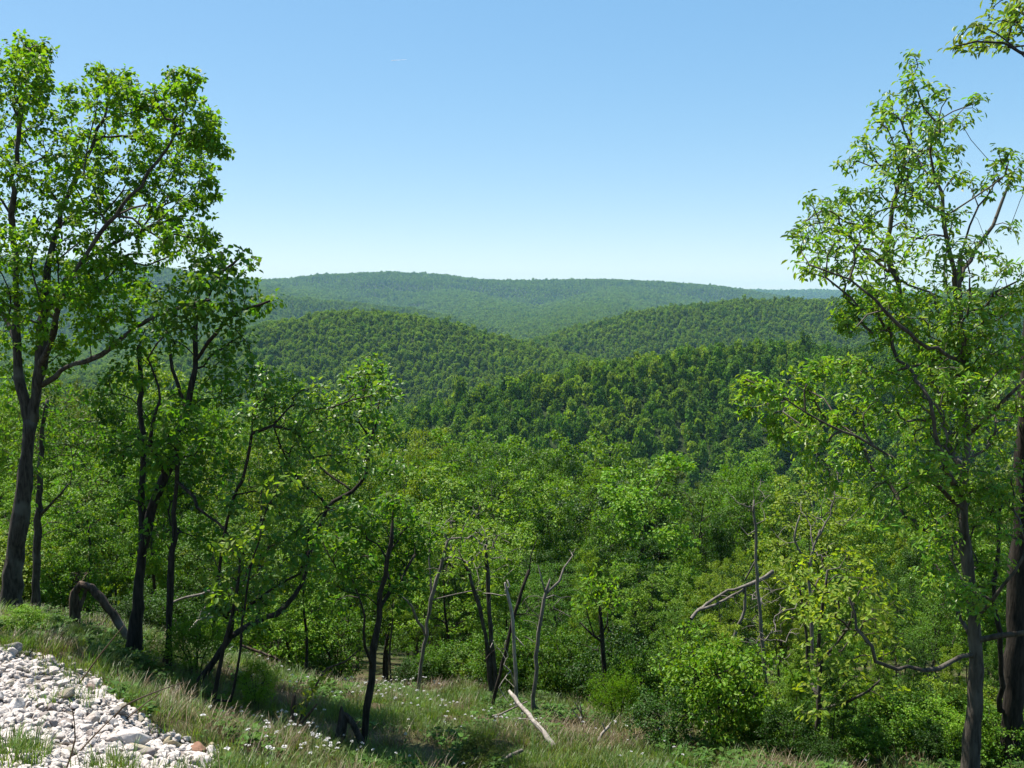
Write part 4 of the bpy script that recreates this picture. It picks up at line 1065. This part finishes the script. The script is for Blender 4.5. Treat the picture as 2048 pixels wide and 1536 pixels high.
put_shrub(1560, 14.0, 0.6, 1.1, 'mid green', 'green shrub mound below the thin dead tree')
put_shrub(1830, 13.6, 0.6, 1.0, 'bright green', 'bright shrub beneath the U-shaped limb')
put_shrub(1480, 14.0, 0.5, 1.1, 'yellow-green', 'yellow-green shrub at the foot of the slender sapling')
for i in range(150):
    px = rng.uniform(-150, 2150) if rng.random() < 0.35 else (rng.uniform(950, 2100) if rng.random() < 0.5 else rng.uniform(1450, 2150))
    e = np.interp(px, EDGE_PX, EDGE_D)
    d = e + rng.uniform(-0.6, 1.0) * 1.2 + rng.exponential(2.2)
    put_shrub(px, d, rng.uniform(0.7, 1.7) if px < 1450 else rng.uniform(0.4, 0.95), rng.uniform(0.7, 1.1), rng.choice(['dark green', 'mid green', 'bright green', 'yellow-green'], p=[.25, .35, .28, .12]))
def label_shrubs():
    by = {}
    for f in shrubs:
        if f['fixed']: continue
        m = min(MARKS, key=lambda q: abs(q[0] - f['px']))[1]
        by.setdefault((f['tone'], 'waist-high' if f['h'] < 1.4 else 'man-high', m), []).append(f)
    for (tone, hw, m), fs in by.items():
        fs.sort(key=lambda q: -q['d'])
        words = [''] if len(fs) == 1 else (['farther ', 'closer '] if len(fs) == 2 else ['farthest '] + ['middle '] * (len(fs) - 2) + ['closest '])
        for f, w in zip(fs, words):
            f['o']['label'] = f'{w}{tone} {hw} shrub in the thicket {m}'
            f['o']['group'] = 'shrubs along the edge of the wood'
label_shrubs()

# ------------------------------------------------------------------ far-off woods covering the hills (nobody could count them)
def hidden_collection(name, meshes):
    col = bpy.data.collections.new(name)
    for i, m in enumerate(meshes):
        o = bpy.data.objects.new(f'{name}_{i}', m)
        col.objects.link(o)
    return col

def scatter(name, col, pts, rot, scl, idx, label, cat, kind='stuff', tint=(1, 1, 1)):
    me = mesh_np(name, pts, [], [], vattr={'rot': rot, 'scl': scl, 'pick': idx.astype(int)})
    o = obj(name, me, None, label, cat, None, kind)
    ng = bpy.data.node_groups.new(name, 'GeometryNodeTree')
    ng.interface.new_socket('Geometry', in_out='INPUT', socket_type='NodeSocketGeometry')
    ng.interface.new_socket('Geometry', in_out='OUTPUT', socket_type='NodeSocketGeometry')
    n = ng.nodes; L = ng.links.new
    gi, go = n.new('NodeGroupInput'), n.new('NodeGroupOutput')
    iop = n.new('GeometryNodeInstanceOnPoints'); ci = n.new('GeometryNodeCollectionInfo')
    ci.inputs['Collection'].default_value = col
    ci.inputs['Separate Children'].default_value = True; ci.inputs['Reset Children'].default_value = True
    def na(nm, dt):
        q = n.new('GeometryNodeInputNamedAttribute'); q.data_type = dt; q.inputs['Name'].default_value = nm
        return [s for s in q.outputs if s.enabled and s.name == 'Attribute'][0]
    e2r = n.new('FunctionNodeEulerToRotation')
    L(na('rot', 'FLOAT_VECTOR'), e2r.inputs[0])
    L(gi.outputs[0], iop.inputs['Points']); L(ci.outputs[0], iop.inputs['Instance'])
    iop.inputs['Pick Instance'].default_value = True
    L(na('pick', 'INT'), iop.inputs['Instance Index']); L(e2r.outputs[0], iop.inputs['Rotation']); L(na('scl', 'FLOAT_VECTOR'), iop.inputs['Scale'])
    L(iop.outputs[0], go.inputs[0])
    o.color = (*tint, 1)
    md = o.modifiers.new('scatter', 'NODES'); md.node_group = ng
    return o

def hill_crown(seed, n, kind):
    """a distant tree, 1 m tall and wide, of leaf clumps on a lumpy crown"""
    r = np.random.default_rng(seed)
    c = []
    for i in range(9):
        f = (i + 0.5) / 9
        a = i * 2.4 + r.uniform(-.6, .6); R = (0.32 if kind else 0.24) * (1.1 - 0.8 * abs(f - 0.4)) * r.uniform(0.3, 1)
        s = r.uniform(0.13, 0.22)
        m = n // 9
        v = r.normal(0, 1, (m, 3)); v /= np.linalg.norm(v, axis=1)[:, None]
        v[:, 2] = np.where(v[:, 2] < -0.4, -v[:, 2], v[:, 2])
        q = np.array((R * math.cos(a), R * math.sin(a), 0.25 + 0.62 * f)) + v * s * r.uniform(0.6, 1, m)[:, None]
        c.append((q, v))
    p = np.concatenate([a for a, _ in c]); v = np.concatenate([b for _, b in c])
    f = r.normal(0, 1, p.shape); up = v + r.normal(0, 0.45, p.shape) + np.array((0, 0, 0.7))
    return place_leaves(p, f, up, r.uniform(0.07, 0.13, len(p)), LEAF_BROAD * np.array((1.2, 1, 1)), r.uniform(0, 1, len(p)))
hill_meshes = []
for i in range(7):
    V, F, tone = hill_crown(300 + i, 420 if i < 5 else 300, i % 2)
    hill_meshes.append(mesh_np('distant_crown', V, [F], [M_HILL if i < 4 else M_HILL_DARK], fattr={'tone': tone}))
HILLCOL = hidden_collection('distant_crowns', hill_meshes)

# where a hill tree could be seen: walk outward along each bearing, keep those above the running skyline
baz = np.radians(np.arange(-33.5, 33.5, 0.12)); brd = np.geomspace(90, 11500, 620)
BA, BR = np.meshgrid(baz, brd)
bz = height(BR * np.sin(BA), BR * np.cos(BA))
el = (bz + 7.0) / BR
run = np.maximum.accumulate(el, 0)
run = np.concatenate((np.full((1, len(baz)), -9.0), run[:-1]))
def visible(x, y, z, h):
    a = np.arctan2(x, y); r_ = np.hypot(x, y)
    ia = np.clip(((a - baz[0]) / (baz[1] - baz[0])).round().astype(int), 0, len(baz) - 1)
    ir = np.clip((np.log(r_ / 90) / np.log(11500 / 90) * (len(brd) - 1)).astype(int) - 1, 0, len(brd) - 1)
    return (z + h) / r_ > run[ir, ia] - np.clip(14 / r_, 0.005, 0.06)
bands = [(112, 340, 5.4, 'valley_woods', 'green treetops filling the valley below the slope', 10), (340, 760, 5.4, 'near_ridge_woods', 'dense dark green forest covering the near right ridge', 11),
         (760, 1350, 5.0, 'dome_hill_woods', 'even green forest covering the dome-shaped hill', 9.5), (1350, 2050, 6.8, 'middle_ridge_woods', 'bluish green forest on the middle ridge', 11.5),
         (2050, 3900, 8.5, 'spur_woods', 'hazy forest on the spurs before the long ridge', 12), (3900, 7200, 12.5, 'long_ridge_woods', 'blue-green hazy forest on the long far ridge', 13), (7900, 9800, 22.0, 'farthest_ridge_woods', 'pale blue forest on the farthest ridge', 18)]
PATCH = Sines(21, 24, 25, 160)
SPECIES = Sines(22, 22, 60, 420)
AZ0, RAD1 = np.radians(-36.0), 1.0
ia0 = int(np.argmin(np.abs(az + 36.0)))
def sheet(x, y):
    """height of the ground sheet itself, between its own grid points"""
    fa = (np.degrees(np.arctan2(x, y)) + 36.0) / 0.19 + ia0
    fr = np.log(np.hypot(x, y)) / np.log(12000.0) * 759 + 1
    i, j = np.floor(fr).astype(int), np.floor(fa).astype(int)
    u, v = fr - i, fa - j
    return (gz[i, j] * (1 - v) + gz[i, j + 1] * v) * (1 - u) + (gz[i + 1, j] * (1 - v) + gz[i + 1, j + 1] * v) * u
for r0, r1, s, nm, lab, th in bands:
    span = 0.585
    area = span * (r1 * r1 - r0 * r0)
    k_ = int(r1 / s) + 1
    gxk, gyk = np.meshgrid(np.arange(-int(r1 * 0.56 / s) - 1, int(r1 * 0.56 / s) + 2), np.arange(int(r0 * 0.8 / s), k_))
    gxk = gxk.ravel() + 0.5 * (gyk.ravel() % 2); gyk = gyk.ravel()
    q_ = np.hypot(gxk, gyk) * s
    ok = (q_ >= r0) & (q_ < r1) & (np.abs(np.arctan2(gxk, gyk)) < span)
    gxk, gyk = gxk[ok], gyk[ok]
    x = gxk * s + rng.uniform(-0.62, 0.62, len(gxk)) * s; y = gyk * s + rng.uniform(-0.62, 0.62, len(gxk)) * s
    z = sheet(x, y)
    h = th * (np.exp(rng.normal(-0.04, 0.24, len(x))) if r1 < 800 else np.exp(rng.normal(0, 0.20, len(x)))) * (1 + 0.10 * np.clip(PATCH(x, y), -1, 0.7))
    keep = (visible(x, y, z, h) | (r1 < 1400)) & (np.abs(np.arctan2(x, y)) < 0.58)
    x, y, z, h = x[keep], y[keep], z[keep], h[keep]
    wd = (h * 0.75 + th * 0.25) * (rng.uniform(0.48, 0.78, len(x)) if r1 < 800 else rng.uniform(0.58, 0.90, len(x))) * max(1.0, s / 7.5) ** 0.6
    n = len(x)
    rot = np.stack((rng.normal(0, 0.05, n), rng.normal(0, 0.05, n), rng.uniform(0, 6.28, n)), -1)
    scatter(nm, HILLCOL, np.stack((x, y, z - 0.12 * h), -1), rot, np.stack((wd, wd, h), -1), np.where(SPECIES(x, y) * 0.55 + rng.normal(0, 0.6, n) > (0.95 if r0 != 340 else 0.05), rng.integers(4, 7, n), rng.integers(0, 4, n)), lab, 'forest')
    print('hill woods', nm, n)

# ------------------------------------------------------------------ rocks of the roadside bank
def rock_mesh(seed):
    r = np.random.default_rng(seed)
    bm = bmesh.new()
    sc = np.array((1.0, r.uniform(0.6, 0.9), r.uniform(0.38, 0.65)))
    for _ in range(16):
        v = r.normal(0, 1, 3); v /= np.linalg.norm(v)
        bm.verts.new(v * sc * r.uniform(0.42, 0.52))
    bmesh.ops.convex_hull(bm, input=bm.verts)
    bmesh.ops.bevel(bm, geom=bm.edges[:], offset=0.022, segments=1, affect='EDGES')
    bmesh.ops.triangulate(bm, faces=bm.faces[:])
    bmesh.ops.subdivide_edges(bm, edges=bm.edges[:], cuts=1, use_grid_fill=True)
    for v in bm.verts:
        nn = mnoise.noise_vector(v.co * 5 + Vector((seed, 0, 0)))
        v.co += nn * 0.018
    me = bpy.data.meshes.new('rock'); bm.to_mesh(me); bm.free()
    me.materials.append(M_ROCK)
    return me
ROCKS = [rock_mesh(400 + i) for i in range(9)]
WHITE = (0.54, 0.492, 0.462)
rocks = []
def put_rock(p, size, col, label=None, flat=1.0):
    o = obj('rock', ROCKS[int(rng.integers(9))], None, label, 'rock', None, None, p)
    o.scale = (size, size, size * flat)
    o.rotation_euler = (rng.normal(0, 0.35), rng.normal(0, 0.35), rng.uniform(0, 6.28))
    o.color = (*col, 1)
    rocks.append(dict(o=o, size=size, col=col, fixed=label is not None, p=p))
def on_ground_px(px, py):
    """ground point seen at (px, py)"""
    ds = np.geomspace(2.5, 40, 200)
    q = np.array([P(px, py, d_) for d_ in ds])
    hz = height(q[:, 0], q[:, 1])
    k = int(np.argmax(q[:, 2] < hz))
    return q[k] * np.array((1, 1, 0)) + np.array((0, 0, hz[k]))
for px, py, s, col, lab in [
    (258, 1495, 0.40, WHITE, 'largest flat white slab lying in the lower middle of the rock bank'),
    (20, 1310, 0.30, (0.22, 0.205, 0.195), 'grey boulder at the top end of the rock bank beside the grass'),
    (350, 1500, 0.20, (0.33, 0.285, 0.185), 'yellowish block near the lower end of the rock bank'),
    (332, 1490, 0.17, (0.32, 0.28, 0.195), 'square cream-stained rock leaning on the yellowish block'),
    (395, 1512, 0.24, (0.19, 0.105, 0.07), 'rusty brown long rock at the lower end of the bank'),
    (280, 1512, 0.22, (0.33, 0.295, 0.225), 'cream pointed rock beside the largest white slab'),
    (395, 1532, 0.30, WHITE, 'broad white rock at the bottom corner of the bank below the rusty rock'),
    (420, 1505, 0.12, (0.33, 0.29, 0.19), 'small yellowish rock at the very end of the bank by the grass'),
    (180, 1385, 0.15, (0.22,0.16,0.14), 'dull reddish rock in the dry grass at the bank rim'),
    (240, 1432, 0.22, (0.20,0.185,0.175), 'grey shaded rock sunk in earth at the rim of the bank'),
    (190, 1355, 0.15, WHITE, 'round white rock at the grass edge of the bank'),
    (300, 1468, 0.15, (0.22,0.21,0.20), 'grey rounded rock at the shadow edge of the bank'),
    (62, 1478, 0.22, WHITE, 'upright white wedge among the lower rocks'),
    (370, 1215 + 60, 0.1, (0.27,0.22,0.20), 'pinkish rock lying on the meadow bank by the slim straight trunk'),
    (380, 1345, 0.14, (0.28,0.23,0.205), 'pinkish grey rock on the bank between slim trunk and snaking trunk'),
]:
    put_rock(on_ground_px(px, py) + np.array((0, 0, s * 0.12)), s, col, lab)
tries = 0
spots = []
while len(rocks) < 298 and tries < 6000:
    tries += 1
    px, py = rng.uniform(-60, 445), rng.uniform(1290, 1545)
    if not in_poly(np.array([px]), np.array([py]), GRAVEL_PX)[0]: continue
    big = rng.random()
    s = 0.075 + 0.19 * big ** 2.4
    w = s * FPX / 8
    if any((px - a) ** 2 + ((py - b) * 1.6) ** 2 < ((w + c) * 0.27) ** 2 for a, b, c in spots): continue
    spots.append((px, py, w))
    v = rng.uniform(0.85, 1.05)
    t_ = rng.random()
    col = np.array(WHITE) * v if t_ < 0.80 else (np.array((0.26, 0.225, 0.21)) * v if t_ < 0.96 else np.array((0.30, 0.27, 0.215)) * v)
    put_rock(on_ground_px(px, py) + np.array((0, 0, s * 0.16)), s, tuple(col))
    rocks[-1]['px'] = (px, py); rocks[-1]['w'] = 'white' if t_ < 0.80 else ('pinkish grey' if t_ < 0.96 else 'cream')
def label_rocks():
    by = {}
    for f in rocks:
        if f['fixed']: continue
        px, py = f['px']
        zone = 'near the bottom' if py > 1470 else ('in the middle' if py > 1390 else 'near the top')
        side = 'beside the grassy rim' if not in_poly(np.array([px + 50]), np.array([py - 25]), GRAVEL_PX)[0] else ('by the picture edge' if px < 90 else 'amid the rubble')
        sz = 'hand-sized' if f['size'] < 0.10 else ('head-sized' if f['size'] < 0.19 else 'large')
        f['o']['label'] = f"{sz} {f['w']} limestone rock {side} {zone} of the rock bank"
        f['o']['group'] = f"{sz} {f['w']} rocks {side} {zone} of the bank"
label_rocks()
# gravel between them
n = 5200
px, py = rng.uniform(-80, 455, n), rng.uniform(1286, 1560, n)
k = in_poly(px, py, GRAVEL_PX)
px, py = px[k], py[k]
px = px + rng.normal(0, 12, len(px)) * (rng.random(len(px)) < 0.3); py = py + rng.normal(0, 7, len(py)) * (rng.random(len(py)) < 0.3)
ds = np.geomspace(4.5, 14, 120)
gp = []
for a, b in zip(px, py):
    u = (a - 1024) / FPX; v = (768 - b) / FPX
    yk = CP + v * SP
    gp.append((u / yk, (-SP + v * CP) / yk))
gp = np.array(gp)
best = np.full(len(gp), 9.0); done = np.zeros(len(gp), bool)
for d_ in ds:
    hz = height(gp[:, 0] * d_, np.full(len(gp), d_))
    hit = (~done) & (gp[:, 1] * d_ < hz)
    best[hit] = d_; done |= hit
gx_, gy_ = gp[:, 0] * best, best
gz_ = height(gx_, gy_)
m = len(gx_)
s_ = 0.035 + 0.10 * rng.random(m) ** 1.6
scol = hidden_collection('gravel_stones', ROCKS[:5])
scatter('gravel', scol, np.stack((gx_, gy_, gz_ + s_ * 0.1), -1), rng.uniform(0, 6.28, (m, 3)) * np.array((0.14, 0.14, 1)), np.stack((s_, s_, s_), -1), rng.integers(0, 5, m), 'crushed white limestone gravel between the rocks', 'gravel', tint=(0.49, 0.445, 0.415))

# ------------------------------------------------------------------ grass, straw and flowers of the meadow
def tuft(seed, n, h, spread, width, lean):
    r = np.random.default_rng(seed)
    a = r.uniform(0, 2 * np.pi, n); rr = spread * np.sqrt(r.random(n))
    base = np.stack((rr * np.cos(a), rr * np.sin(a), np.full(n, -0.02)), -1)
    dirn = a + r.normal(0, 0.8, n)
    hh = h * r.uniform(0.45, 1.15, n); ln = lean * r.uniform(0.2, 1.3, n) * hh
    out = np.stack((np.cos(dirn), np.sin(dirn), np.zeros(n)), -1)
    side = np.stack((-np.sin(dirn), np.cos(dirn), np.zeros(n)), -1)
    V = []
    for f, w in ((0, 1.0), (0.45, 0.85), (0.8, 0.5)):
        c = base + out * (ln * f * f)[:, None] + np.array((0, 0, 1.0)) * (hh * f)[:, None]
        V += [c - side * width * w / 2, c + side * width * w / 2]
    V.append(base + out * ln[:, None] + np.array((0, 0, 1.0)) * (hh * 0.96)[:, None])
    V = np.stack(V, 1)
    o = np.arange(n)[:, None] * 7
    q = np.concatenate((o + np.array((0, 1, 3, 2)), o + np.array((2, 3, 5, 4))), 0)
    tr = o + np.array((4, 5, 6))
    tone = r.uniform(0, 1, n)
    return V.reshape(-1, 3), q, tr, np.concatenate((tone, tone, tone))
def tuft_mesh(nm, mat, *a):
    V, q, tr, tone = tuft(*a)
    return mesh_np(nm, V, [q, tr], [mat], fattr={'tone': tone})
gcol = hidden_collection('grass_tufts', [tuft_mesh('tuft', M_GRASS, 500 + i, 46, 0.08 + 0.035 * i, 0.15, 0.007, 0.7) for i in range(4)])
dcol = hidden_collection('straw_tufts', [tuft_mesh('tuft', M_STRAW, 520 + i, 30, 0.09 + 0.04 * i, 0.15, 0.005, 1.0) for i in range(4)])
def meadow_points(n, dmin, dmax, pad=1.2):
    dd = np.sqrt(rng.uniform(dmin ** 2, dmax ** 2, n)); px = rng.uniform(-120, 2170, n)
    e = np.interp(px, EDGE_PX, EDGE_D)
    k = dd < e + pad
    dd, px = dd[k], px[k]
    u = (px - 1024) / FPX
    x = u * dd
    for _ in range(3):
        z = height(x, dd); x = u * (dd * CP - z * SP)
    qx, qy, _ = proj(np.stack((x, dd, z), -1))
    k = ~in_poly(qx, qy, GRAVEL_PX)
    return x[k], dd[k], z[k], qx[k], qy[k]
DRY = Sines(31, 20, 0.8, 5)
x, y, z, qx, qy = meadow_points(15000, 6.5, 24)
dry = DRY(x, y)
k = (dry + rng.normal(0, 0.5, len(x)) < 0.75)
n = int(k.sum()); s = rng.uniform(0.7, 1.3, n)
scatter('grass', gcol, np.stack((x, y, z), -1)[k], np.stack((np.zeros(n), np.zeros(n), rng.uniform(0, 6.28, n)), -1), np.stack((s, s, s * rng.uniform(0.8, 1.2, n)), -1), rng.integers(0, 4, n), 'lush green meadow grass growing on the slope', 'grass')
k2 = (dry + rng.normal(0, 0.4, len(x)) > 0.68)
for ex_, ey_, ea_, eb_ in ((400, 1440, 120, 55), (620, 1480, 120, 26), (1200, 1470, 220, 40), (640, 1385, 120, 16)):
    k2 |= (((qx - ex_) / ea_) ** 2 + ((qy - ey_) / eb_) ** 2 < 1) & (rng.random(len(x)) < 0.7)
n = int(k2.sum()); s = rng.uniform(0.7, 1.3, n)
scatter('dry_grass', dcol, np.stack((x, y, z), -1)[k2], np.stack((np.zeros(n), np.zeros(n), rng.uniform(0, 6.28, n)), -1), np.stack((s, s, s), -1), rng.integers(0, 4, n), 'straw-coloured dry grass mixed into the meadow', 'grass')
def weed(seed):
    r = np.random.default_rng(seed)
    n = 26
    a = r.uniform(0, 6.28, n); hh = r.uniform(0.03, 0.20, n)
    base = np.stack((0.06 * r.normal(0, 1, n), 0.06 * r.normal(0, 1, n), hh), -1)
    f = np.stack((np.cos(a), np.sin(a), r.uniform(-0.3, 0.5, n)), -1)
    return place_leaves(base, f, np.array((0, 0, 1.0)) + r.normal(0, 0.3, (n, 3)), r.uniform(0.05, 0.10, n), LEAF_BROAD, r.random(n))
wm = []
for i in range(3):
    V, F, tone = weed(560 + i); wm.append(mesh_np('weed', V, [F], [M_WEED], fattr={'tone': tone}))
wcol = hidden_collection('weed_plants', wm)
WD = Sines(51, 18, 0.7, 4)
k3 = (WD(x, y) + rng.normal(0, 0.4, len(x)) > 1.0) | ((qx < 420) & (rng.random(len(x)) < 0.07)) | ((qx > 1300) & (rng.random(len(x)) < 0.1))
n = int(k3.sum()); s = rng.uniform(0.45, 1.0, n)
scatter('leafy_weeds', wcol, np.stack((x, y, z), -1)[k3], np.stack((rng.normal(0, .1, n), rng.normal(0, .1, n), rng.uniform(0, 6.28, n)), -1), np.stack((s, s, s), -1), rng.integers(0, 3, n), 'low leafy weeds growing among the meadow grass', 'weeds')
# grass coming up between the rocks at the lower edge
ex = []
for cx, cy, sx, sy, m in ((25, 1520, 22, 12, 26), (215, 1545, 25, 8, 8), (350, 1552, 60, 6, 10), (450, 1545, 30, 12, 26), (120, 1400, 60, 25, 8), (180, 1345, 40, 10, 20), (60, 1300, 60, 6, 30)):
    for _ in range(m):
        ex.append(on_ground_px(rng.normal(cx, sx), min(1580, rng.normal(cy, sy))))
ex = np.array(ex); n = len(ex); s = rng.uniform(0.6, 1.1, n)
scatter('bank_grass', gcol, ex, np.stack((np.zeros(n), np.zeros(n), rng.uniform(0, 6.28, n)), -1), np.stack((s, s, s), -1), rng.integers(0, 4, n), 'thin grass coming up between the white rocks', 'grass')

def flower_mesh(seed):
    r = np.random.default_rng(seed)
    n = 16
    v = r.normal(0, 1, (n, 3)); v[:, 2] = np.abs(v[:, 2]) * 0.6; v /= np.linalg.norm(v, axis=1)[:, None]
    p = np.array((0, 0, 0.30)) + v * 0.010
    V, F, tone = place_leaves(p, v, np.array((0, 0, 1.0)) + r.normal(0, 0.3, (n, 3)), np.full(n, 0.019), LEAF_BROAD, r.random(n))
    st = np.array([(-0.002, 0, -0.02), (0.002, 0, -0.02), (0.002, 0.002, 0.30), (-0.002, 0.002, 0.30), (0, 0.003, -0.02), (0, 0.003, 0.30)])
    lv, lf, lt = place_leaves(np.array([(0, 0, 0.08), (0, 0, 0.13), (0, 0, 0.05)]), np.array([(1, 0.2, 0.4), (-0.8, 0.5, 0.5), (0.1, -1, 0.3)]), np.tile((0, 0, 1.0), (3, 1)), np.full(3, 0.07), LEAF_LONG, np.full(3, 0.5))
    return V, F, tone, st, lv, lf
def flower_parts(seed):
    V, F, tone, st, lv, lf = flower_mesh(seed)
    hm = mesh_np('flower_head', V, [F], [M_PETAL], fattr={'tone': tone})
    SV = np.concatenate((st, lv)); sf = np.array([(0, 1, 2, 3), (1, 4, 5, 2), (4, 0, 3, 5)])
    sm = mesh_np('stem', SV, [sf, lf + len(st)], [M_GRASS], fattr={'tone': np.full(3 + len(lf), 0.5)})
    V2 = np.concatenate((SV, V))
    full = mesh_np('wildflower', V2, [sf, lf + len(st), F + len(SV)], [M_GRASS, M_PETAL], fattr={'tone': np.concatenate((np.full(3 + len(lf), 0.5), tone))}, midx=np.concatenate((np.zeros(3 + len(lf)), np.ones(len(F)))))
    return hm, sm, full
FL = [flower_parts(600 + i) for i in range(3)]
# the nearest clump, flower by flower
for i in range(36):
    p = on_ground_px(rng.normal(585, 85), float(np.clip(rng.normal(1508, 22), 1465, 1560)))
    hm, sm, _ = FL[i % 3]
    root = thing('wildflower', p, 'white wildflower head on a thin stem in the clump below the rotting log', 'flower', 'white wildflowers in the clump below the rotting log')
    s = rng.uniform(0.65, 1.05); root.scale = (s * 1.1, s * 1.1, s * 0.85); root.rotation_euler = (rng.normal(0, 0.12), rng.normal(0, 0.12), rng.uniform(0, 6.28))
    obj('stem', sm, root); obj('flower_head', hm, root)
fcol = hidden_collection('wildflower_sprigs', [f[2] for f in FL])
x, y, z, qx, qy = meadow_points(5200, 11, 23, 0.0)
FD = Sines(41, 18, 1.0, 5)
dens = np.where((qx > 480) & (qx < 1000), 0.5, 0.16) * (FD(x, y) > 0.25)
k = (rng.random(len(x)) < dens) & (qx > 380)
n = int(k.sum()); s = rng.uniform(0.6, 1.0, n)
scatter('wildflowers', fcol, np.stack((x, y, z), -1)[k], np.stack((rng.normal(0, .15, n), rng.normal(0, .15, n), rng.uniform(0, 6.28, n)), -1), np.stack((s, s, s), -1), rng.integers(0, 3, n), 'small white wildflowers dotted through the meadow grass', 'flowers')

# long dry stalks leaning over the rocks
for k, (pts, lab) in enumerate([
    ([(155, 1372, 5), (200, 1310, 4), (250, 1248, 2)], 'long yellow grass stalk slanting up from the bank rim before the twin-stemmed tree'),
    ([(222, 1446, 6), (245, 1415, 5), (300, 1388, 4), (365, 1365, 2)], 'long dry stalk bent over the bank rim towards the snaking trunk'),
    ([(246, 1444, 5), (300, 1400, 4), (322, 1385, 2)], 'straight dry stalk rising beside the bent stalk on the bank rim'),
    ([(155, 1508, 6), (190, 1470, 5), (240, 1420, 2)], 'dry stalk leaning across the large white slab'),
    ([(242, 1390, 4), (236, 1350, 3), (232, 1322, 2)], 'thin upright stalk in the shaded grass above the rock bank'),
    ([(130, 1545, 6), (150, 1480, 5), (145, 1420, 2)], 'thin brown stalk standing up from the lower rocks')]):
    base = on_ground_px(pts[0][0], min(pts[0][1], 1560))
    dd = base[1]
    t = Tree(700 + k)
    t.limb(limb_px(pts, dd) * np.array((1, 1, 1, 0.8)), step=0.08)
    V, F = t.tubes(None)
    org = t.pos[0].copy()
    obj('grass_stalk', tube_mesh('grass_stalk', V - org, F, M_STALK if 'M_STALK' in globals() else M_STRAW), None, lab, 'grass stalk', None, None, org)

# ------------------------------------------------------------------ a short vapour trail high up
def contrail():
    a, b = P(782, 121, 15000), P(813, 119, 15000)
    m, nt, out = new_mat('vapour')
    d_ = N(nt, 'ShaderNodeBsdfDiffuse'); d_.inputs[0].default_value = (0.9, 0.9, 0.9, 1)
    tr_ = N(nt, 'ShaderNodeBsdfTranslucent'); tr_.inputs[0].default_value = (0.95, 0.95, 0.95, 1)
    mx = N(nt, 'ShaderNodeMixShader'); nt.links.new(d_.outputs[0], mx.inputs[1]); nt.links.new(tr_.outputs[0], mx.inputs[2]); nt.links.new(mx.outputs[0], out.inputs[0])
    t = Tree(900)
    pts = np.array([(*(a + (b - a) * f), 1.0 + 2.0 * (1 - f) ** 0.5 * (1 if f > 0 else 0.3)) for f in (0, 0.1, 0.3, 0.6, 1.0)])
    t.limb(pts, step=20)
    V, F = t.tubes(None)
    org = t.pos[0].copy()
    obj('vapour_trail', tube_mesh('vapour_trail', V - org, F, m), None, 'short thin white vapour trail high in the clear sky', 'contrail', None, None, org)
contrail()

# ------------------------------------------------------------------ the air: haze that turns the far ridges blue
hm_, nt, out = new_mat('haze_air')
pv = N(nt, 'ShaderNodeVolumePrincipled')
pv.inputs['Color'].default_value = (0.42, 0.78, 1.0, 1)
pv.inputs['Density'].default_value = 0.000045
pv.inputs['Anisotropy'].default_value = 0.0
nt.links.new(pv.outputs[0], out.inputs['Volume'])
zmin, zmax = float(gv[:, 2].min()) - 1.0, float(gv[:, 2].max()) + 30.0
lo, hi = np.array((-12600, -12600, zmin)), np.array((12600, 12600, zmax))
hv = np.array([(x, y, z) for x in (lo[0], hi[0]) for y in (lo[1], hi[1]) for z in (lo[2], hi[2])])
hf = np.array([(0, 1, 3, 2), (4, 6, 7, 5), (0, 4, 5, 1), (2, 3, 7, 6), (0, 2, 6, 4), (1, 5, 7, 3)])
obj('haze', mesh_np('haze', hv, [hf], [hm_]), None, 'thin blue summer haze over the valley and far ridges', 'haze', None, 'stuff')
print('trees', len(forest), 'rocks', len(rocks), 'shrubs', len(shrubs), 'zrange', zmin, zmax)
